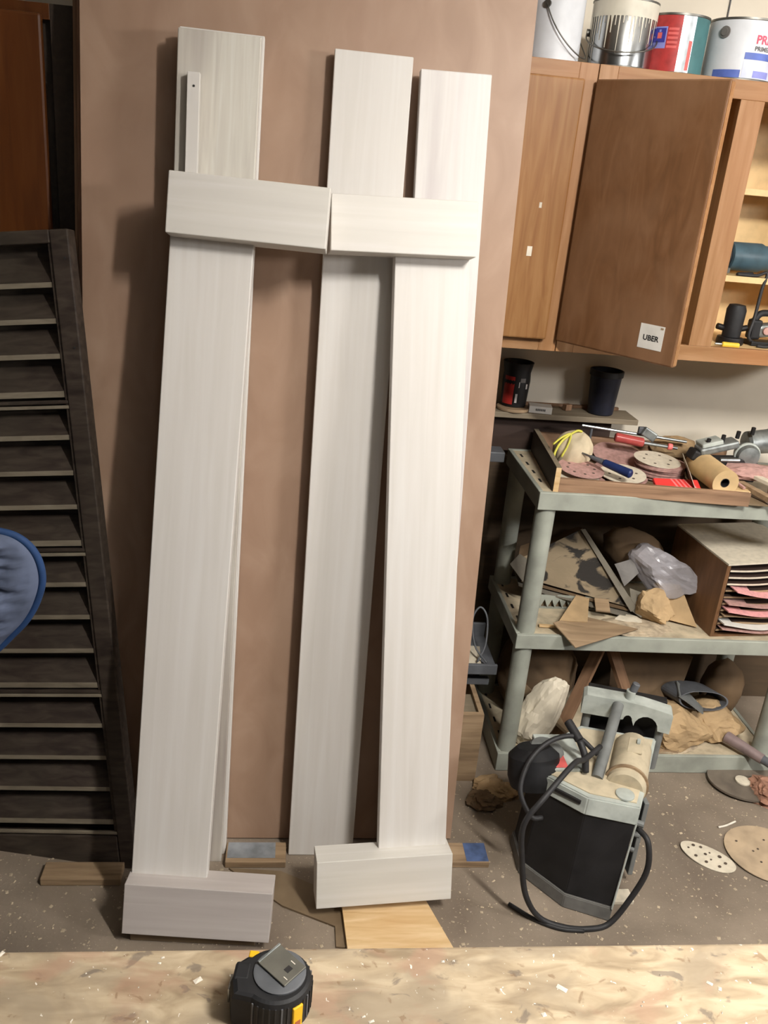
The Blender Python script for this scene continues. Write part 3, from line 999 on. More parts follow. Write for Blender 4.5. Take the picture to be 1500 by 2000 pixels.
# cloth ball tied with ribbon
bl = thing('cloth_ball', 'round cream cloth bundle tied with a yellow ribbon in the tray', 'cloth bundle', (0.782, 2.225, TB))
bm = bmesh.new()
bmesh.ops.create_uvsphere(bm, u_segments=48, v_segments=28, radius=1.0)
for v_ in bm.verts:
    d_ = v_.co.normalized()
    a_ = math.atan2(d_.y, d_.x)
    pol = math.sqrt(max(0, 1 - d_.z ** 2))
    s = 1 + 0.045 * pol * math.sin(a_ * 9 + 2.5 * noise.noise(d_ * 1.5)) + 0.05 * noise.noise(d_ * 2.2)
    p = d_ * s
    p = Vector((p.x * 0.052, p.y * 0.050, p.z * 0.056 + 0.056))
    v_.co = Matrix.Rotation(0.5, 3, 'Y') @ (p - Vector((0, 0, 0.056))) + Vector((0, 0, 0.056))
    if v_.co.z < 0.0005:
        v_.co.z = 0.0005
from_bm('bundle', bm, 'cloth_cream', bl, True)
tube('ribbon', [(-0.052, -0.045, 0.020), (-0.064, -0.042, 0.050), (-0.050, -0.034, 0.084), (-0.026, -0.025, 0.104), (-0.004, -0.018, 0.116), (0.012, -0.012, 0.113)], 0.0034, 'yellow_ribbon', bl, 6)
tube('ribbon', [(-0.068, -0.030, 0.078), (-0.048, -0.030, 0.098), (-0.022, -0.024, 0.108), (-0.030, -0.042, 0.084), (-0.045, -0.048, 0.05)], 0.003, 'yellow_ribbon', bl, 6)

# blue handled tool over the front rail
o = thing('screwdriver', 'dark blue handled screwdriver resting on the tray discs, handle over the front rail', 'hand tool', (0.895, 2.070, TB + 0.046))
dd = Vector((-0.62, 0.68, 0.10)).normalized()
cyl('handle', (0, 0, 0), dd * 0.085, 0.0125, 'blue_handle', o, 14, r1=0.010, bev=0.004)
cyl('ferrule', dd * 0.085, dd * 0.125, 0.008, 'machine_grey', o, 12, r1=0.005)
cyl('shaft', dd * 0.125, dd * 0.165, 0.003, 'steel', o, 8)

# red striped packet
rp = thing('packet', 'bright red packet with pink stripes at the front of the tray', 'packet', (0.970, 2.075, TB + 0.006), Matrix.Rotation(0.02, 3, 'Z') @ Matrix.Rotation(0.45, 3, 'X'))
box('sleeve', 0, 0.125, 0, 0.034, 0, 0.010, 'bright_red', rp, 0.002)
for k in range(5):
    x = 0.058 + k * 0.0125
    new_obj('stripe', [(x, 0.001, 0.0104), (x + 0.006, 0.001, 0.0104), (x - 0.006, 0.033, 0.0104), (x - 0.012, 0.033, 0.0104)], [(0, 1, 2, 3)], 'bright_pink', rp)

# tan paper roll
pr = thing('paper_roll', 'tan roll of abrasive paper with a hollow core at the right of the tray', 'roll', (1.148, 2.055, TB + 0.040))
dd = Vector((-0.02, 1, 0.015)).normalized()
R3 = dirmat(dd)
lathe('rolled_paper', [(0.012, 0.004), (0.036, 0), (0.036, 0.17), (0.012, 0.17)], 'cardboard_tan', pr, 36, R3=R3, cap=False)
lathe('core_tube', [(0.0122, 0.003), (0.0105, 0.003), (0.0105, 0.168), (0.0122, 0.168)], 'machine_dark', pr, 24, R3=R3, cap=False)
o = sheet('paper_sheet', [(1.082, 2.066, TB + 0.004), (1.112, 2.20, TB + 0.004), (1.085, 2.20, TB + 0.072), (1.050, 2.068, TB + 0.062)], 'sand_cream', None, 0.0012, 6, 0.002, 3)
tag(o, 'stiff pale sheet standing on edge left of the tan roll', 'paper')

# silver rod and translucent red handle
o = thing('bar_clamp', 'small steel bar clamp with a translucent red handle lying along the back of the tray', 'clamp', (0.835, 2.335, TB + 0.090))
cyl('bar', (0, 0, 0.008), (0.30, -0.04, -0.012), 0.0042, 'steel', o, 8)
cyl('handle', (0.085, -0.045, -0.008), (0.165, -0.06, -0.016), 0.0135, 'clear_red', o, 14, bev=0.003)
cyl('screw', (0.165, -0.06, -0.016), (0.26, -0.075, -0.022), 0.0048, 'steel', o, 10)
obox('jaw', (0.185, -0.04, 0.004), 0.045, 0.016, 0.026, 'cast_grey', Matrix.Rotation(0.5, 3, 'Y'), o, 0.004)
obox('jaw', (0.165, -0.03, 0.012), 0.02, 0.012, 0.02, 'machine_grey', None, o, 0.003)
cyl('tip', (0.232, -0.072, -0.019), (0.245, -0.074, -0.020), 0.0095, 'bright_pink', o, 12, bev=0.002)
cyl('rest_leg', (0.03, 0.0, 0.004), (0.03, 0.002, -0.089), 0.004, 'machine_grey', o, 8)
o = blob('crumpled_paper', (1.125, 2.345, TB + 0.046), (0.065, 0.024, 0.030), 'paper_dusty', None, 5, 0.18, 1.8, 3, TB + 0.001)
tag(o, 'dusty brown crumpled paper at the back of the tray behind the clamp', 'paper')

# die-cast air tool
dt = thing('die_cast_tool', 'grey die-cast power tool lying across the right end of the top tier', 'power tool', (1.235, 2.205, TB))
obox('frame', (-0.055, 0.0, 0.096), 0.110, 0.050, 0.022, 'cast_grey', Matrix.Rotation(-0.28, 3, 'Y'), dt, 0.006)
obox('lower_frame', (-0.02, -0.012, 0.060), 0.10, 0.040, 0.022, 'machine_dark', Matrix.Rotation(-0.05, 3, 'Y'), dt, 0.004)
obox('nose', (-0.100, 0.0, 0.064), 0.058, 0.044, 0.030, 'machine_dark', Matrix.Rotation(0.35, 3, 'Y'), dt, 0.006)
obox('plate', (-0.075, 0.006, 0.104), 0.06, 0.050, 0.016, 'planer_grey', Matrix.Rotation(-0.3, 3, 'Y'), dt, 0.004)
lathe('gear_cap', [(0.012, 0), (0.028, 0.004), (0.032, 0.014), (0.032, 0.040), (0.028, 0.052)], 'cast_grey', dt, 24, loc=(0.028, -0.035, 0.078), R3=dirmat((0.15, 1, 0.05)))
lathe('cap_ring', [(0.034, 0), (0.036, 0.002), (0.036, 0.008), (0.033, 0.010)], 'planer_grey', dt, 24, loc=(0.030, -0.018, 0.079), R3=dirmat((0.15, 1, 0.05)))
lathe('motor_barrel', [(0.024, 0), (0.032, 0.006), (0.034, 0.07), (0.036, 0.08), (0.036, 0.16), (0.028, 0.17)], 'cast_grey', dt, 28, loc=(0.035, 0.02, 0.105), R3=dirmat((1, 0.1, 0.10)))
for k in range(4):
    cyl('bolt', (-0.085 + 0.04 * k, -0.005, 0.098 + 0.013 * k), (-0.085 + 0.04 * k, -0.007, 0.118 + 0.013 * k), 0.006, 'machine_dark', dt, 8)
cyl('shaft', (-0.055, -0.034, 0.068), (0.0, -0.034, 0.070), 0.006, 'steel', dt, 10)
box('foot', -0.04, 0.07, -0.015, 0.04, 0.0005, 0.058, 'machine_dark', dt, 0.004)
o = blob('dusty_rag', (1.265, 2.15, TB + 0.045), (0.075, 0.04, 0.018), 'sand_pink', None, 9, 0.25, 2.2, 3, TB + 0.03)
tag(o, 'dusty mauve rag tucked under the die-cast tool', 'rag')
# sticks at the right end
def stick(label, p0, p1, w, th, mat, cat='stick', name='wood_stick'):
    p0, p1 = Vector(p0), Vector(p1)
    L = (p1 - p0).length
    o = box(name, -w / 2, w / 2, -th / 2, th / 2, 0, L, mat, None, 0.001)
    o.matrix_world = Matrix.Translation(p0) @ dirmat(p1 - p0).to_4x4()
    tag(o, label, cat)
    return o


stick('dusty wood stick jutting over the front edge at the right of the top tier', (1.195, 2.200, TB + 0.028), (1.275, 1.985, TB + 0.010), 0.020, 0.014, 'scrap')
stick('pale wooden paddle lying on the sticks at the right of the top tier', (1.235, 2.165, TB + 0.048), (1.285, 2.065, TB + 0.040), 0.024, 0.010, 'sand_cream')
stick('thin mauve-grey strip between the tan roll and the dusty stick', (1.190, 2.17, TB + 0.040), (1.215, 2.075, TB + 0.022), 0.008, 0.006, 'sand_pink')
o = obox('tan_block', (1.205, 2.085, TB + 0.009), 0.05, 0.04, 0.017, 'cardboard_tan', Matrix.Rotation(-0.1, 3, 'Z'))
tag(o, 'small tan foam block right beside the paper roll core', 'block')
o = cyl('clay_knob', (1.315, 2.09, TB + 0.004), (1.318, 2.11, TB + 0.05), 0.02, 'terracotta', None, 14, bev=0.004)
tag(o, 'terracotta coloured knob at the far right of the top tier', 'knob')

# ------------------------------------------------------------------ middle tier contents
MZ = 0.4505
bx_ = thing('paper_sorter', 'brown wooden sorter box with wavy shelves of pink sandpaper on the middle tier', 'sorter', (1.214, 2.060, MZ), Matrix.Rotation(0.10, 3, 'Z'))
box('side_panel', 0.0, 0.012, 0.0, 0.28, 0, 0.222, 'box_brown', bx_, 0.001)
box('side_panel', 0.260, 0.272, 0.0, 0.28, 0, 0.222, 'box_brown', bx_, 0.001)
box('back_panel', 0.012, 0.260, 0.270, 0.28, 0, 0.222, 'hardboard', bx_, 0.0005)
box('bottom_panel', 0.012, 0.260, 0.0, 0.27, 0, 0.006, 'box_brown', bx_, 0.0005)
o = sheet('top_panel', [(0.0, -0.004, 0.228), (0.272, -0.004, 0.242), (0.272, 0.28, 0.236), (0.0, 0.28, 0.228)], 'sand_cream', bx_, 0.005, 6)


def wavy(name, z, mat, seed, amp, x0, x1, y0, y1, parent, droop=0.0, th=0.0025, edge=None):
    n = 22
    vts, fcs = [], []
    for s in (0, 1):
        for i in range(n + 1):
            u = i / n
            x = x0 + (x1 - x0) * u
            h = amp * math.sin(u * 7 + seed) * (0.3 + u) - droop * math.sin(u * PI)
            for y in (y0, y1):
                vts.append((x, y, z + h * (1.0 if y == y0 else 0.2) - s * th))
    k = 2 * (n + 1)
    for i in range(n):
        a_ = 2 * i
        fcs += [(a_, a_ + 2, a_ + 3, a_ + 1), (k + a_, k + a_ + 1, k + a_ + 3, k + a_ + 2), (a_, k + a_, k + a_ + 2, a_ + 2), (a_ + 1, a_ + 3, k + a_ + 3, k + a_ + 1)]
    fcs += [(0, 1, k + 1, k), (2 * n, k + 2 * n, k + 2 * n + 1, 2 * n + 1)]
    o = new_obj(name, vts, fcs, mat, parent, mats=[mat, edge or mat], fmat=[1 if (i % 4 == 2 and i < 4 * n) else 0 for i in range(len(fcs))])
    fix_normals(o)
    return o


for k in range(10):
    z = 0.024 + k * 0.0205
    wavy('divider_shelf', z, 'dark_panel', k * 0.4, 0.0035, 0.013, 0.259, 0.0, 0.268, bx_, th=0.0055, edge='sand_cream' if k > 6 else 'scrap')  # dark divider faces paint in the shadow inside the gaps
wavy('sandpaper_sheet', 0.156, 'sand_pink_bright', 0.5, 0.002, 0.03, 0.255, -0.030, 0.24, bx_, 0.018, 0.003)
wavy('sandpaper_sheet', 0.094, 'sand_pink_bright', 1.2, 0.003, 0.02, 0.255, -0.026, 0.24, bx_, 0.014, 0.004)
wavy('sandpaper_sheet', 0.112, 'sand_pink', 1.0, 0.003, 0.02, 0.255, -0.020, 0.24, bx_, 0.010)
wavy('sandpaper_sheet', 0.052, 'paper_white', 0.8, 0.003, 0.02, 0.255, -0.022, 0.24, bx_, 0.016, 0.004)
wavy('sandpaper_sheet', 0.034, 'sand_pink', 0.6, 0.003, 0.02, 0.255, -0.020, 0.24, bx_, 0.012)
wavy('sandpaper_sheet', 0.072, 'scrap', 0.9, 0.003, 0.02, 0.255, -0.012, 0.24, bx_, 0.006)
# big folded worn sheet
ws = thing('abrasive_sheet', 'large folded brown abrasive sheet with worn dark patches leaning on the middle tier', 'sheet', (0, 0, 0))
sheet('front_fold', [(0.672, 2.245, 0.575), (0.755, 2.220, 0.522), (1.018, 2.165, 0.478), (0.86, 2.27, 0.672)], 'worn_sheet', ws, 0.003, 12, 0.006, 2, 9.0)
sheet('back_fold', [(0.70, 2.30, 0.60), (0.68, 2.24, 0.56), (0.87, 2.275, 0.675), (0.88, 2.34, 0.655)], 'shade_brown', ws, 0.003, 8, 0.004, 4)
sheet('fold_edge', [(0.862, 2.266, 0.676), (0.872, 2.262, 0.680), (1.030, 2.155, 0.482), (1.012, 2.155, 0.472)], 'grey_sheet', ws, 0.004, 6)
sheet('corner_flap', [(1.015, 2.150, 0.474), (1.035, 2.13, 0.466), (1.075, 2.17, 0.515), (1.010, 2.19, 0.530)], 'grey_sheet', ws, 0.002, 6)
sheet('side_flap', [(0.655, 2.225, 0.575), (0.705, 2.185, 0.520), (0.725, 2.205, 0.585), (0.685, 2.245, 0.60)], 'grey_sheet', ws, 0.002, 6)
o = sheet('abrasive_sheet', [(0.70, 2.235, 0.520), (1.01, 2.165, 0.472), (1.02, 2.30, 0.478), (0.72, 2.345, 0.524)], 'shade_brown', None, 0.006, 8, 0.004, 8)
tag(o, 'dark flat sheet beneath the folded worn abrasive sheet', 'sheet')
o = sheet('abrasive_sheet', [(0.69, 2.225, 0.508), (1.03, 2.135, 0.4595), (1.04, 2.26, 0.4625), (0.70, 2.32, 0.512)], 'grey_sheet', None, 0.004, 8, 0.003, 12)
tag(o, 'lowest grey sheet of the pile on the middle tier', 'sheet')
# plastic bag
o = crumple('plastic_bag', (1.115, 2.215, 0.570), (0.096, 0.06, 0.054), 'clear_plastic', None, 3, None, Matrix.Rotation(0.55, 3, 'Y'), 12, 0.08)
tag(o, 'crinkled clear grey plastic bag on the crumpled paper of the middle tier', 'plastic bag')
o = blob('cloth_lump', (1.050, 2.305, 0.60), (0.095, 0.05, 0.060), 'shade_brown', None, 8, 0.15, 1.6, 3, None, True, Matrix.Rotation(0.4, 3, 'Y'))
tag(o, 'brown lumpy cloth behind the clear plastic bag', 'cloth')
o = sheet('plastic_scrap', [(0.955, 2.20, 0.60), (0.985, 2.17, 0.545), (1.025, 2.18, 0.585), (1.01, 2.21, 0.615)], 'grey_blob', None, 0.002, 6, 0.006, 4, 20)
tag(o, 'grey plastic scrap wedged beside the folded worn sheet', 'plastic')
o = crumple('crumpled_paper', (1.072, 2.150, 0.490), (0.064, 0.050, 0.044), 'paper_brown', None, 12, MZ + 0.001, Matrix.Rotation(0.4, 3, 'Y'))
tag(o, 'tan crumpled paper in front of the plastic bag on the middle tier', 'paper')
o = sheet('brown_paper', [(1.105, 2.14, 0.462), (1.195, 2.105, 0.4535), (1.165, 2.20, 0.545), (1.09, 2.21, 0.54)], 'paper_brown', None, 0.002, 10, 0.012, 7, 16)
tag(o, 'sloping tan paper sheet between the crumpled paper and the sorter box', 'paper')
# cardboard over the edge and bits
o = sheet('cardboard', [(0.752, 2.055, 0.482), (0.800, 1.985, 0.446), (1.00, 2.060, 0.468), (0.85, 2.13, 0.468)], 'scrap', None, 0.003, 8)
tag(o, 'torn brown cardboard piece hanging over the front of the middle tier', 'cardboard')
o = sheet('cardboard', [(0.775, 2.075, 0.478), (0.86, 2.085, 0.472), (0.895, 2.19, 0.492), (0.858, 2.20, 0.496)], 'paper_brown', None, 0.003, 6)
tag(o, 'narrow tan cardboard strip running back under the sheets', 'cardboard')
o = obox('wood_tag', (0.925, 2.160, 0.486), 0.042, 0.05, 0.006, 'scrap', Matrix.Rotation(-0.15, 3, 'Z') @ Matrix.Rotation(0.35, 3, 'X'))
tag(o, 'small square wood offcut leaning on the sheets', 'offcut')
o = sheet('torn_card', [(0.955, 2.125, 0.462), (1.005, 2.10, 0.461), (1.06, 2.125, 0.459), (0.99, 2.16, 0.466)], 'sand_cream', None, 0.002, 8, 0.008, 9, 30)
tag(o, 'torn pale card with a pin hole beside the tan crumpled paper', 'card')
o = obox('pine_strip', (0.765, 2.082, 0.4550), 0.085, 0.012, 0.006, 'pine', Matrix.Rotation(-0.08, 3, 'Z'))
tag(o, 'short pale pine strip at the foot of the front left post', 'strip')
o = blob('sawdust_heap', (1.0, 2.10, MZ - 0.002), (0.10, 0.05, 0.012), 'sawdust', None, 21, 0.2, 3, 3, MZ)
tag(o, 'heap of pale sawdust in the middle of the middle tier', 'sawdust', kind='stuff')

# ------------------------------------------------------------------ bottom tier contents
BZ = 0.0585
o = blob('canvas_bag', (0.80, 2.26, 0.20), (0.115, 0.085, 0.135), 'shade_brown', None, 31, 0.12, 1.6, 4, BZ, True)
tag(o, 'dark brown sack standing at the left of the bottom tier', 'sack')
o = crumple('white_bag', (0.772, 2.080, 0.150), (0.058, 0.034, 0.105), 'bag_white', None, 33, BZ, Matrix.Rotation(0.30, 3, 'Y'), 12, 0.12)
tag(o, 'white and rust-stained plastic sack behind the planer cord', 'sack')
stick('brown board slanting up to the left behind the planer bar', (0.845, 2.105, BZ + 0.012), (0.985, 2.22, 0.375), 0.035, 0.014, 'stick_brown')
stick('brown board slanting down to the right behind the planer bar', (0.985, 2.262, 0.372), (1.090, 2.13, BZ + 0.050), 0.045, 0.014, 'stick_brown')
stick('long narrow board lying diagonally at the left of the bottom tier', (0.715, 2.175, 0.215), (0.90, 2.10, BZ + 0.020), 0.060, 0.010, 'hardboard')
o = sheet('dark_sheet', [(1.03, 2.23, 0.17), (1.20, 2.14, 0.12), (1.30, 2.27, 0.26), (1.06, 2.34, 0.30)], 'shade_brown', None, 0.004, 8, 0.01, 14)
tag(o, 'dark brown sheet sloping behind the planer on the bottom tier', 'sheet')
o = crumple('tan_paper', (1.215, 2.115, 0.108), (0.100, 0.070, 0.056), 'paper_brown', None, 43, BZ + 0.001, Matrix.Rotation(0.2, 3, 'Y'), 9, 0.10)
tag(o, 'large crumpled tan paper under the grey roll on the bottom tier', 'paper')
o = crumple('tan_paper', (1.350, 2.160, 0.105), (0.075, 0.065, 0.055), 'paper_brown', None, 46, BZ + 0.001, None, 9, 0.10)
tag(o, 'second crumpled tan paper to the right, near the end post', 'paper')
sr = thing('sanding_belt', 'grey sanding belt bent into a flat loop on the tan papers of the bottom tier', 'sanding belt', (1.275, 2.165, 0.186), Matrix.Rotation(0.10, 3, 'Z') @ Matrix.Rotation(0.12, 3, 'Y') @ Matrix.Rotation(-0.25, 3, 'X'))
# loop cross-section swept along Y
n = 28
vts, fcs = [], []
for i in range(n):
    t_a = 2 * PI * i / n
    for (rr, y) in ((1.0, -0.05), (1.0, 0.05), (0.93, 0.05), (0.93, -0.05)):
        cx = math.cos(t_a)
        vts.append((0.085 * rr * (abs(cx) ** 0.8) * (1 if cx > 0 else -1), y, 0.030 * rr * math.sin(t_a)))
for i in range(n):
    j = (i + 1) % n
    for q in range(4):
        q2 = (q + 1) % 4
        fcs.append((i * 4 + q, i * 4 + q2, j * 4 + q2, j * 4 + q))
o = new_obj('belt_loop', vts, fcs, 'machine_grey', sr, smooth=False)
fix_normals(o)
sheet('belt_tongue', [(-0.09, -0.055, 0.012), (-0.02, -0.085, -0.028), (0.0, -0.05, -0.02), (-0.05, 0.03, 0.035)], 'tube_grey', sr, 0.004, 6, 0.004, 3)
tb = thing('hose_nozzle', 'mauve-grey metal nozzle tube sticking over the lip of the bottom tier', 'nozzle', (0, 0, 0))
cyl('tube', (1.365, 2.09, 0.092), (1.435, 1.995, 0.082), 0.018, 'nozzle_mauve', tb, 18, r1=0.015)
cyl('tip', (1.435, 1.995, 0.082), (1.452, 1.972, 0.080), 0.013, 'machine_grey', tb, 16)
cyl('bore', (1.452, 1.972, 0.080), (1.4525, 1.9713, 0.080), 0.009, 'machine_dark', tb, 14)
stick('flat brown board on the front lip of the bottom tier behind the planer', (1.03, 2.05, BZ + 0.009), (1.20, 2.06, BZ + 0.008), 0.030, 0.012, 'scrap')
o = blob('sawdust_heap', (1.12, 2.10, BZ - 0.002), (0.14, 0.06, 0.02), 'sawdust', None, 51, 0.2, 3, 3, BZ + 0.0005)
tag(o, 'brown sawdust heap along the front of the bottom tier', 'sawdust', kind='stuff')
o = blob('dark_bundle', (1.42, 2.27, 0.155), (0.06, 0.06, 0.085), 'shade_brown', None, 55, 0.15, 2, 3, BZ + 0.0005, True)
tag(o, 'dark brown bundle at the back right corner of the bottom tier', 'bundle')

# ================================================================== BEHIND / BETWEEN plywood and shelving
mc = thing('machine_stand', 'dark grey machine stand with a littered tray between the plywood and the shelving', 'machine stand', (0.50, 2.135, 0.0))
box('column', 0.0, 0.085, 0.06, 0.20, 0.0, 0.26, 'machine_dark', mc, 0.004)
box('tray_floor', -0.02, 0.130, -0.02, 0.16, 0.290, 0.296, 'machine_grey', mc, 0.001)
box('tray_lip', -0.02, 0.130, -0.03, -0.02, 0.278, 0.310, 'machine_grey', mc, 0.002)
box('tray_lip', -0.02, 0.130, 0.16, 0.17, 0.278, 0.340, 'machine_grey', mc, 0.002)
box('cross_bar', -0.02, 0.120, 0.0, 0.02, 0.225, 0.245, 'machine_grey', mc, 0.002)
box('tray_support', 0.02, 0.06, 0.02, 0.14, 0.26, 0.2905, 'machine_dark', mc, 0.002)
box('upright', 0.020, 0.07, 0.175, 0.215, 0.26, 0.86, 'machine_dark', mc, 0.004)
box('top_bar', -0.01, 0.115, 0.165, 0.225, 0.855, 0.885, 'machine_grey', mc, 0.003)
o = sheet('paper_scrap', [(0.50, 2.13, 0.30), (0.585, 2.115, 0.299), (0.60, 2.22, 0.302), (0.51, 2.24, 0.303)], 'sand_cream', None, 0.002, 6, 0.004, 2, 20)
tag(o, 'pale paper scrap lying in the littered machine tray', 'paper')
tube_o = tube('wire', [(0.575, 2.13, 0.305), (0.60, 2.16, 0.345), (0.605, 2.20, 0.41), (0.585, 2.22, 0.435), (0.565, 2.21, 0.40), (0.57, 2.16, 0.34), (0.60, 2.12, 0.309)], 0.003, 'machine_grey', None, 6)
tag(tube_o, 'grey looped wire standing in the machine tray', 'wire')
cr = thing('wooden_crate', 'plain wooden crate on the floor between plywood and shelving post', 'crate', (0.43, 1.985, 0.0))
box('front_board', 0.0, 0.148, 0.0, 0.014, 0, 0.225, 'scrap', cr, 0.001)
box('side_board', 0.134, 0.148, 0.014, 0.20, 0, 0.225, 'scrap', cr, 0.001)
box('side_board', 0.0, 0.014, 0.014, 0.20, 0, 0.225, 'scrap', cr, 0.001)
box('back_board', 0.014, 0.134, 0.186, 0.20, 0, 0.225, 'scrap', cr, 0.001)
box('bottom_board', 0.014, 0.134, 0.014, 0.186, 0.002, 0.014, 'scrap', cr, 0.001)
box('lid_board', 0.014, 0.134, 0.016, 0.12, 0.200, 0.212, 'ledge_wood', cr, 0.001)
for (i, (x, y, r1, s)) in enumerate(((0.615, 1.955, 0.035, 61), (0.66, 1.93, 0.026, 62), (0.585, 1.90, 0.03, 63))):
    o = crumple('floor_rag', (x, y, 0.008), (r1 * 1.3, r1, 0.018), 'paper_dusty' if i < 2 else 'shade_brown', None, s, 0.0005, None, 14, 0.3)
    tag(o, ['grimy brown rag crumpled beside the left shelving foot', 'smaller grimy rag nearest the planer, at the shelving foot', 'dark scrap of rag on the floor by the plywood corner'][i], 'rag')

# ================================================================== PLANER (on the floor)
pl = thing('thickness_planer', 'dust-covered benchtop planer standing on the floor with a black front', 'planer', (0, 0, 0))
P0 = [(0.628, 1.640), (0.708, 1.535), (0.806, 1.492), (0.945, 1.745), (0.775, 1.830), (0.632, 1.745)]
P1 = [(0.652, 1.650), (0.734, 1.574), (0.845, 1.541), (0.985, 1.800), (0.800, 1.850), (0.656, 1.750)]


def lerp_poly(t_, grow=0.0):
    out = []
    c = Vector((0.80, 1.68))
    for a_, b_ in zip(P0, P1):
        p = Vector(a_) * (1 - t_) + Vector(b_) * t_
        d_ = (p - c)
        out.append(tuple(p + d_.normalized() * grow))
    return out


prism('foot_rim', lerp_poly(0.0, 0.006), 0.0005, 0.034, 'planer_foot', pl, lerp_poly(0.1, 0.006), 0.002)
prism('black_shell', lerp_poly(0.1, 0.0), 0.034, 0.248, 'planer_black', pl, lerp_poly(0.85, 0.0), 0.002)
prism('deck_rim', lerp_poly(0.85, 0.006), 0.246, 0.290, 'planer_grey', pl, lerp_poly(1.0, 0.004), 0.003)
prism('deck_dust', lerp_poly(1.0, -0.012), 0.2902, 0.2925, 'dust_tan', pl)
# pale corner seam on the right edge
cyl('corner_trim', (0.808, 1.489, 0.036), (0.843, 1.535, 0.247), 0.0022, 'planer_grey', pl, 8)
# slot in the front rim
a_ = Vector((0.668, 1.630, 0.272)); b_ = Vector((0.722, 1.580, 0.272))
stq = box('slot', -0.036, 0.036, -0.003, 0.003, -0.004, 0.004, 'machine_dark', pl, 0)
stq.matrix_local = Matrix.Translation((a_ + b_) / 2 + Vector((-0.003, -0.004, 0))) @ Matrix.Rotation(math.atan2(b_.y - a_.y, b_.x - a_.x), 4, 'Z')
# motor
mf, mb = Vector((0.836, 1.610, 0.272)), Vector((0.928, 1.800, 0.272))
md_ = (mb - mf).normalized()
lathe('motor_housing', [(0.040, 0), (0.047, 0.006), (0.047, 0.17), (0.040, 0.185), (0.02, 0.19)], 'dust_tan', pl, 28, loc=mf + Vector((0, 0, 0.012)), R3=dirmat(md_))
mpl = box('nameplate', -0.018, 0.018, -0.032, 0.032, 0, 0.004, 'dust_tan', pl, 0.001)
mpl.matrix_local = Matrix.Translation((0.892, 1.715, 0.3285)) @ Matrix.Rotation(math.atan2(md_.y, md_.x) - PI / 2, 4, 'Z') @ Matrix.Rotation(-0.15, 4, 'Y')
box('switch', 0.002, 0.010, 0.004, 0.022, 0.004, 0.010, 'planer_grey', mpl, 0.001)
lathe('motor_flange', [(0.040, 0), (0.052, 0.001), (0.052, 0.008), (0.040, 0.009)], 'scrap', pl, 28, loc=mf + md_ * 0.018 + Vector((0, 0, 0.012)), R3=dirmat(md_))
pad = lathe('knob', [(0.022, 0), (0.022, 0.004), (0.018, 0.006)], 'planer_grey', pl, 20, loc=(0.822, 1.578, 0.2925))
# rear uprights and top yoke bar with scalloped underside
ang = math.atan2(1.795 - 1.865, 1.005 - 0.795)
Lb = 0.225
bm = bmesh.new()
outl = [(0.0, 0.0), (0.0, 0.050)]
outl += [(0.008, 0.056), (0.10, 0.058), (0.15, 0.056), (Lb - 0.004, 0.046), (Lb, 0.040), (Lb, -0.012), (Lb - 0.03, -0.010)]
for k in range(9):
    a2 = PI * k / 8
    outl.append((0.165 + 0.030 * math.cos(a2), -0.008 + 0.034 * math.sin(a2)))
outl += [(0.130, 0.004)]
for k in range(7):
    a2 = PI * k / 6
    outl.append((0.118 + 0.011 * math.cos(a2), 0.006 + 0.014 * math.sin(a2)))
outl += [(0.104, 0.004)]
f1 = [bm.verts.new((x, 0, z)) for x, z in outl]
f2 = [bm.verts.new((x, 0.045, z)) for x, z in outl]
bm.faces.new(f1)
bm.faces.new(list(reversed(f2)))
for i in range(len(outl)):
    j = (i + 1) % len(outl)
    bm.faces.new((f1[i], f2[i], f2[j], f1[j]))
ybar = from_bm('yoke_bar', bm, 'planer_grey', pl)
YM = Matrix.Translation((0.790, 1.845, 0.335)) @ Matrix.Rotation(ang, 4, 'Z')
ybar.matrix_local = YM
for u in (0.018, 0.205):
    p = YM @ Vector((u, 0.024, 0))
    cyl('column', (p.x, p.y, 0.20), (p.x, p.y, 0.335), 0.011, 'tube_grey', pl, 14)
q = box('shade_block', 0.012, Lb - 0.012, 0.050, 0.075, -0.10, 0.050, 'machine_dark', pl, 0.002)  # dark block added behind the bar as shade in its openings
q.matrix_local = YM
p = YM @ Vector((0.115, 0.022, 0.058))
cyl('crank_stub', p - Vector((0, 0, 0.003)), p + Vector((0, 0, 0.022)), 0.012, 'planer_grey', pl, 16)
cyl('crank_knob', p + Vector((0.004, 0, 0.020)), p + Vector((0.010, 0.0, 0.044)), 0.010, 'machine_grey', pl, 14, bev=0.002)
p2 = YM @ Vector((0.088, 0.0, 0.045))
cyl('handle_tube', (0.775, 1.640, 0.290), p2, 0.014, 'tube_grey', pl, 18)
# dust hood at the left
lathe('dust_hood', [(0.030, 0), (0.060, 0.004), (0.066, 0.03), (0.062, 0.08), (0.040, 0.10)], 'rubber_black', pl, 28, loc=(0.645, 1.690, 0.225), R3=dirmat((-0.10, 0.35, 1)))
lathe('hood_cap', [(0.020, 0), (0.050, 0.002), (0.040, 0.018), (0.015, 0.024)], 'tube_grey', pl, 24, loc=(0.672, 1.730, 0.292), R3=dirmat((0.1, -0.1, 1)))
box('red_label', 0.668, 0.710, 1.665, 1.715, 0.300, 0.303, 'can_red_light', pl, 0.001)
box('inner_block', 0.655, 0.76, 1.66, 1.80, 0.285, 0.300, 'planer_grey', pl, 0.003)
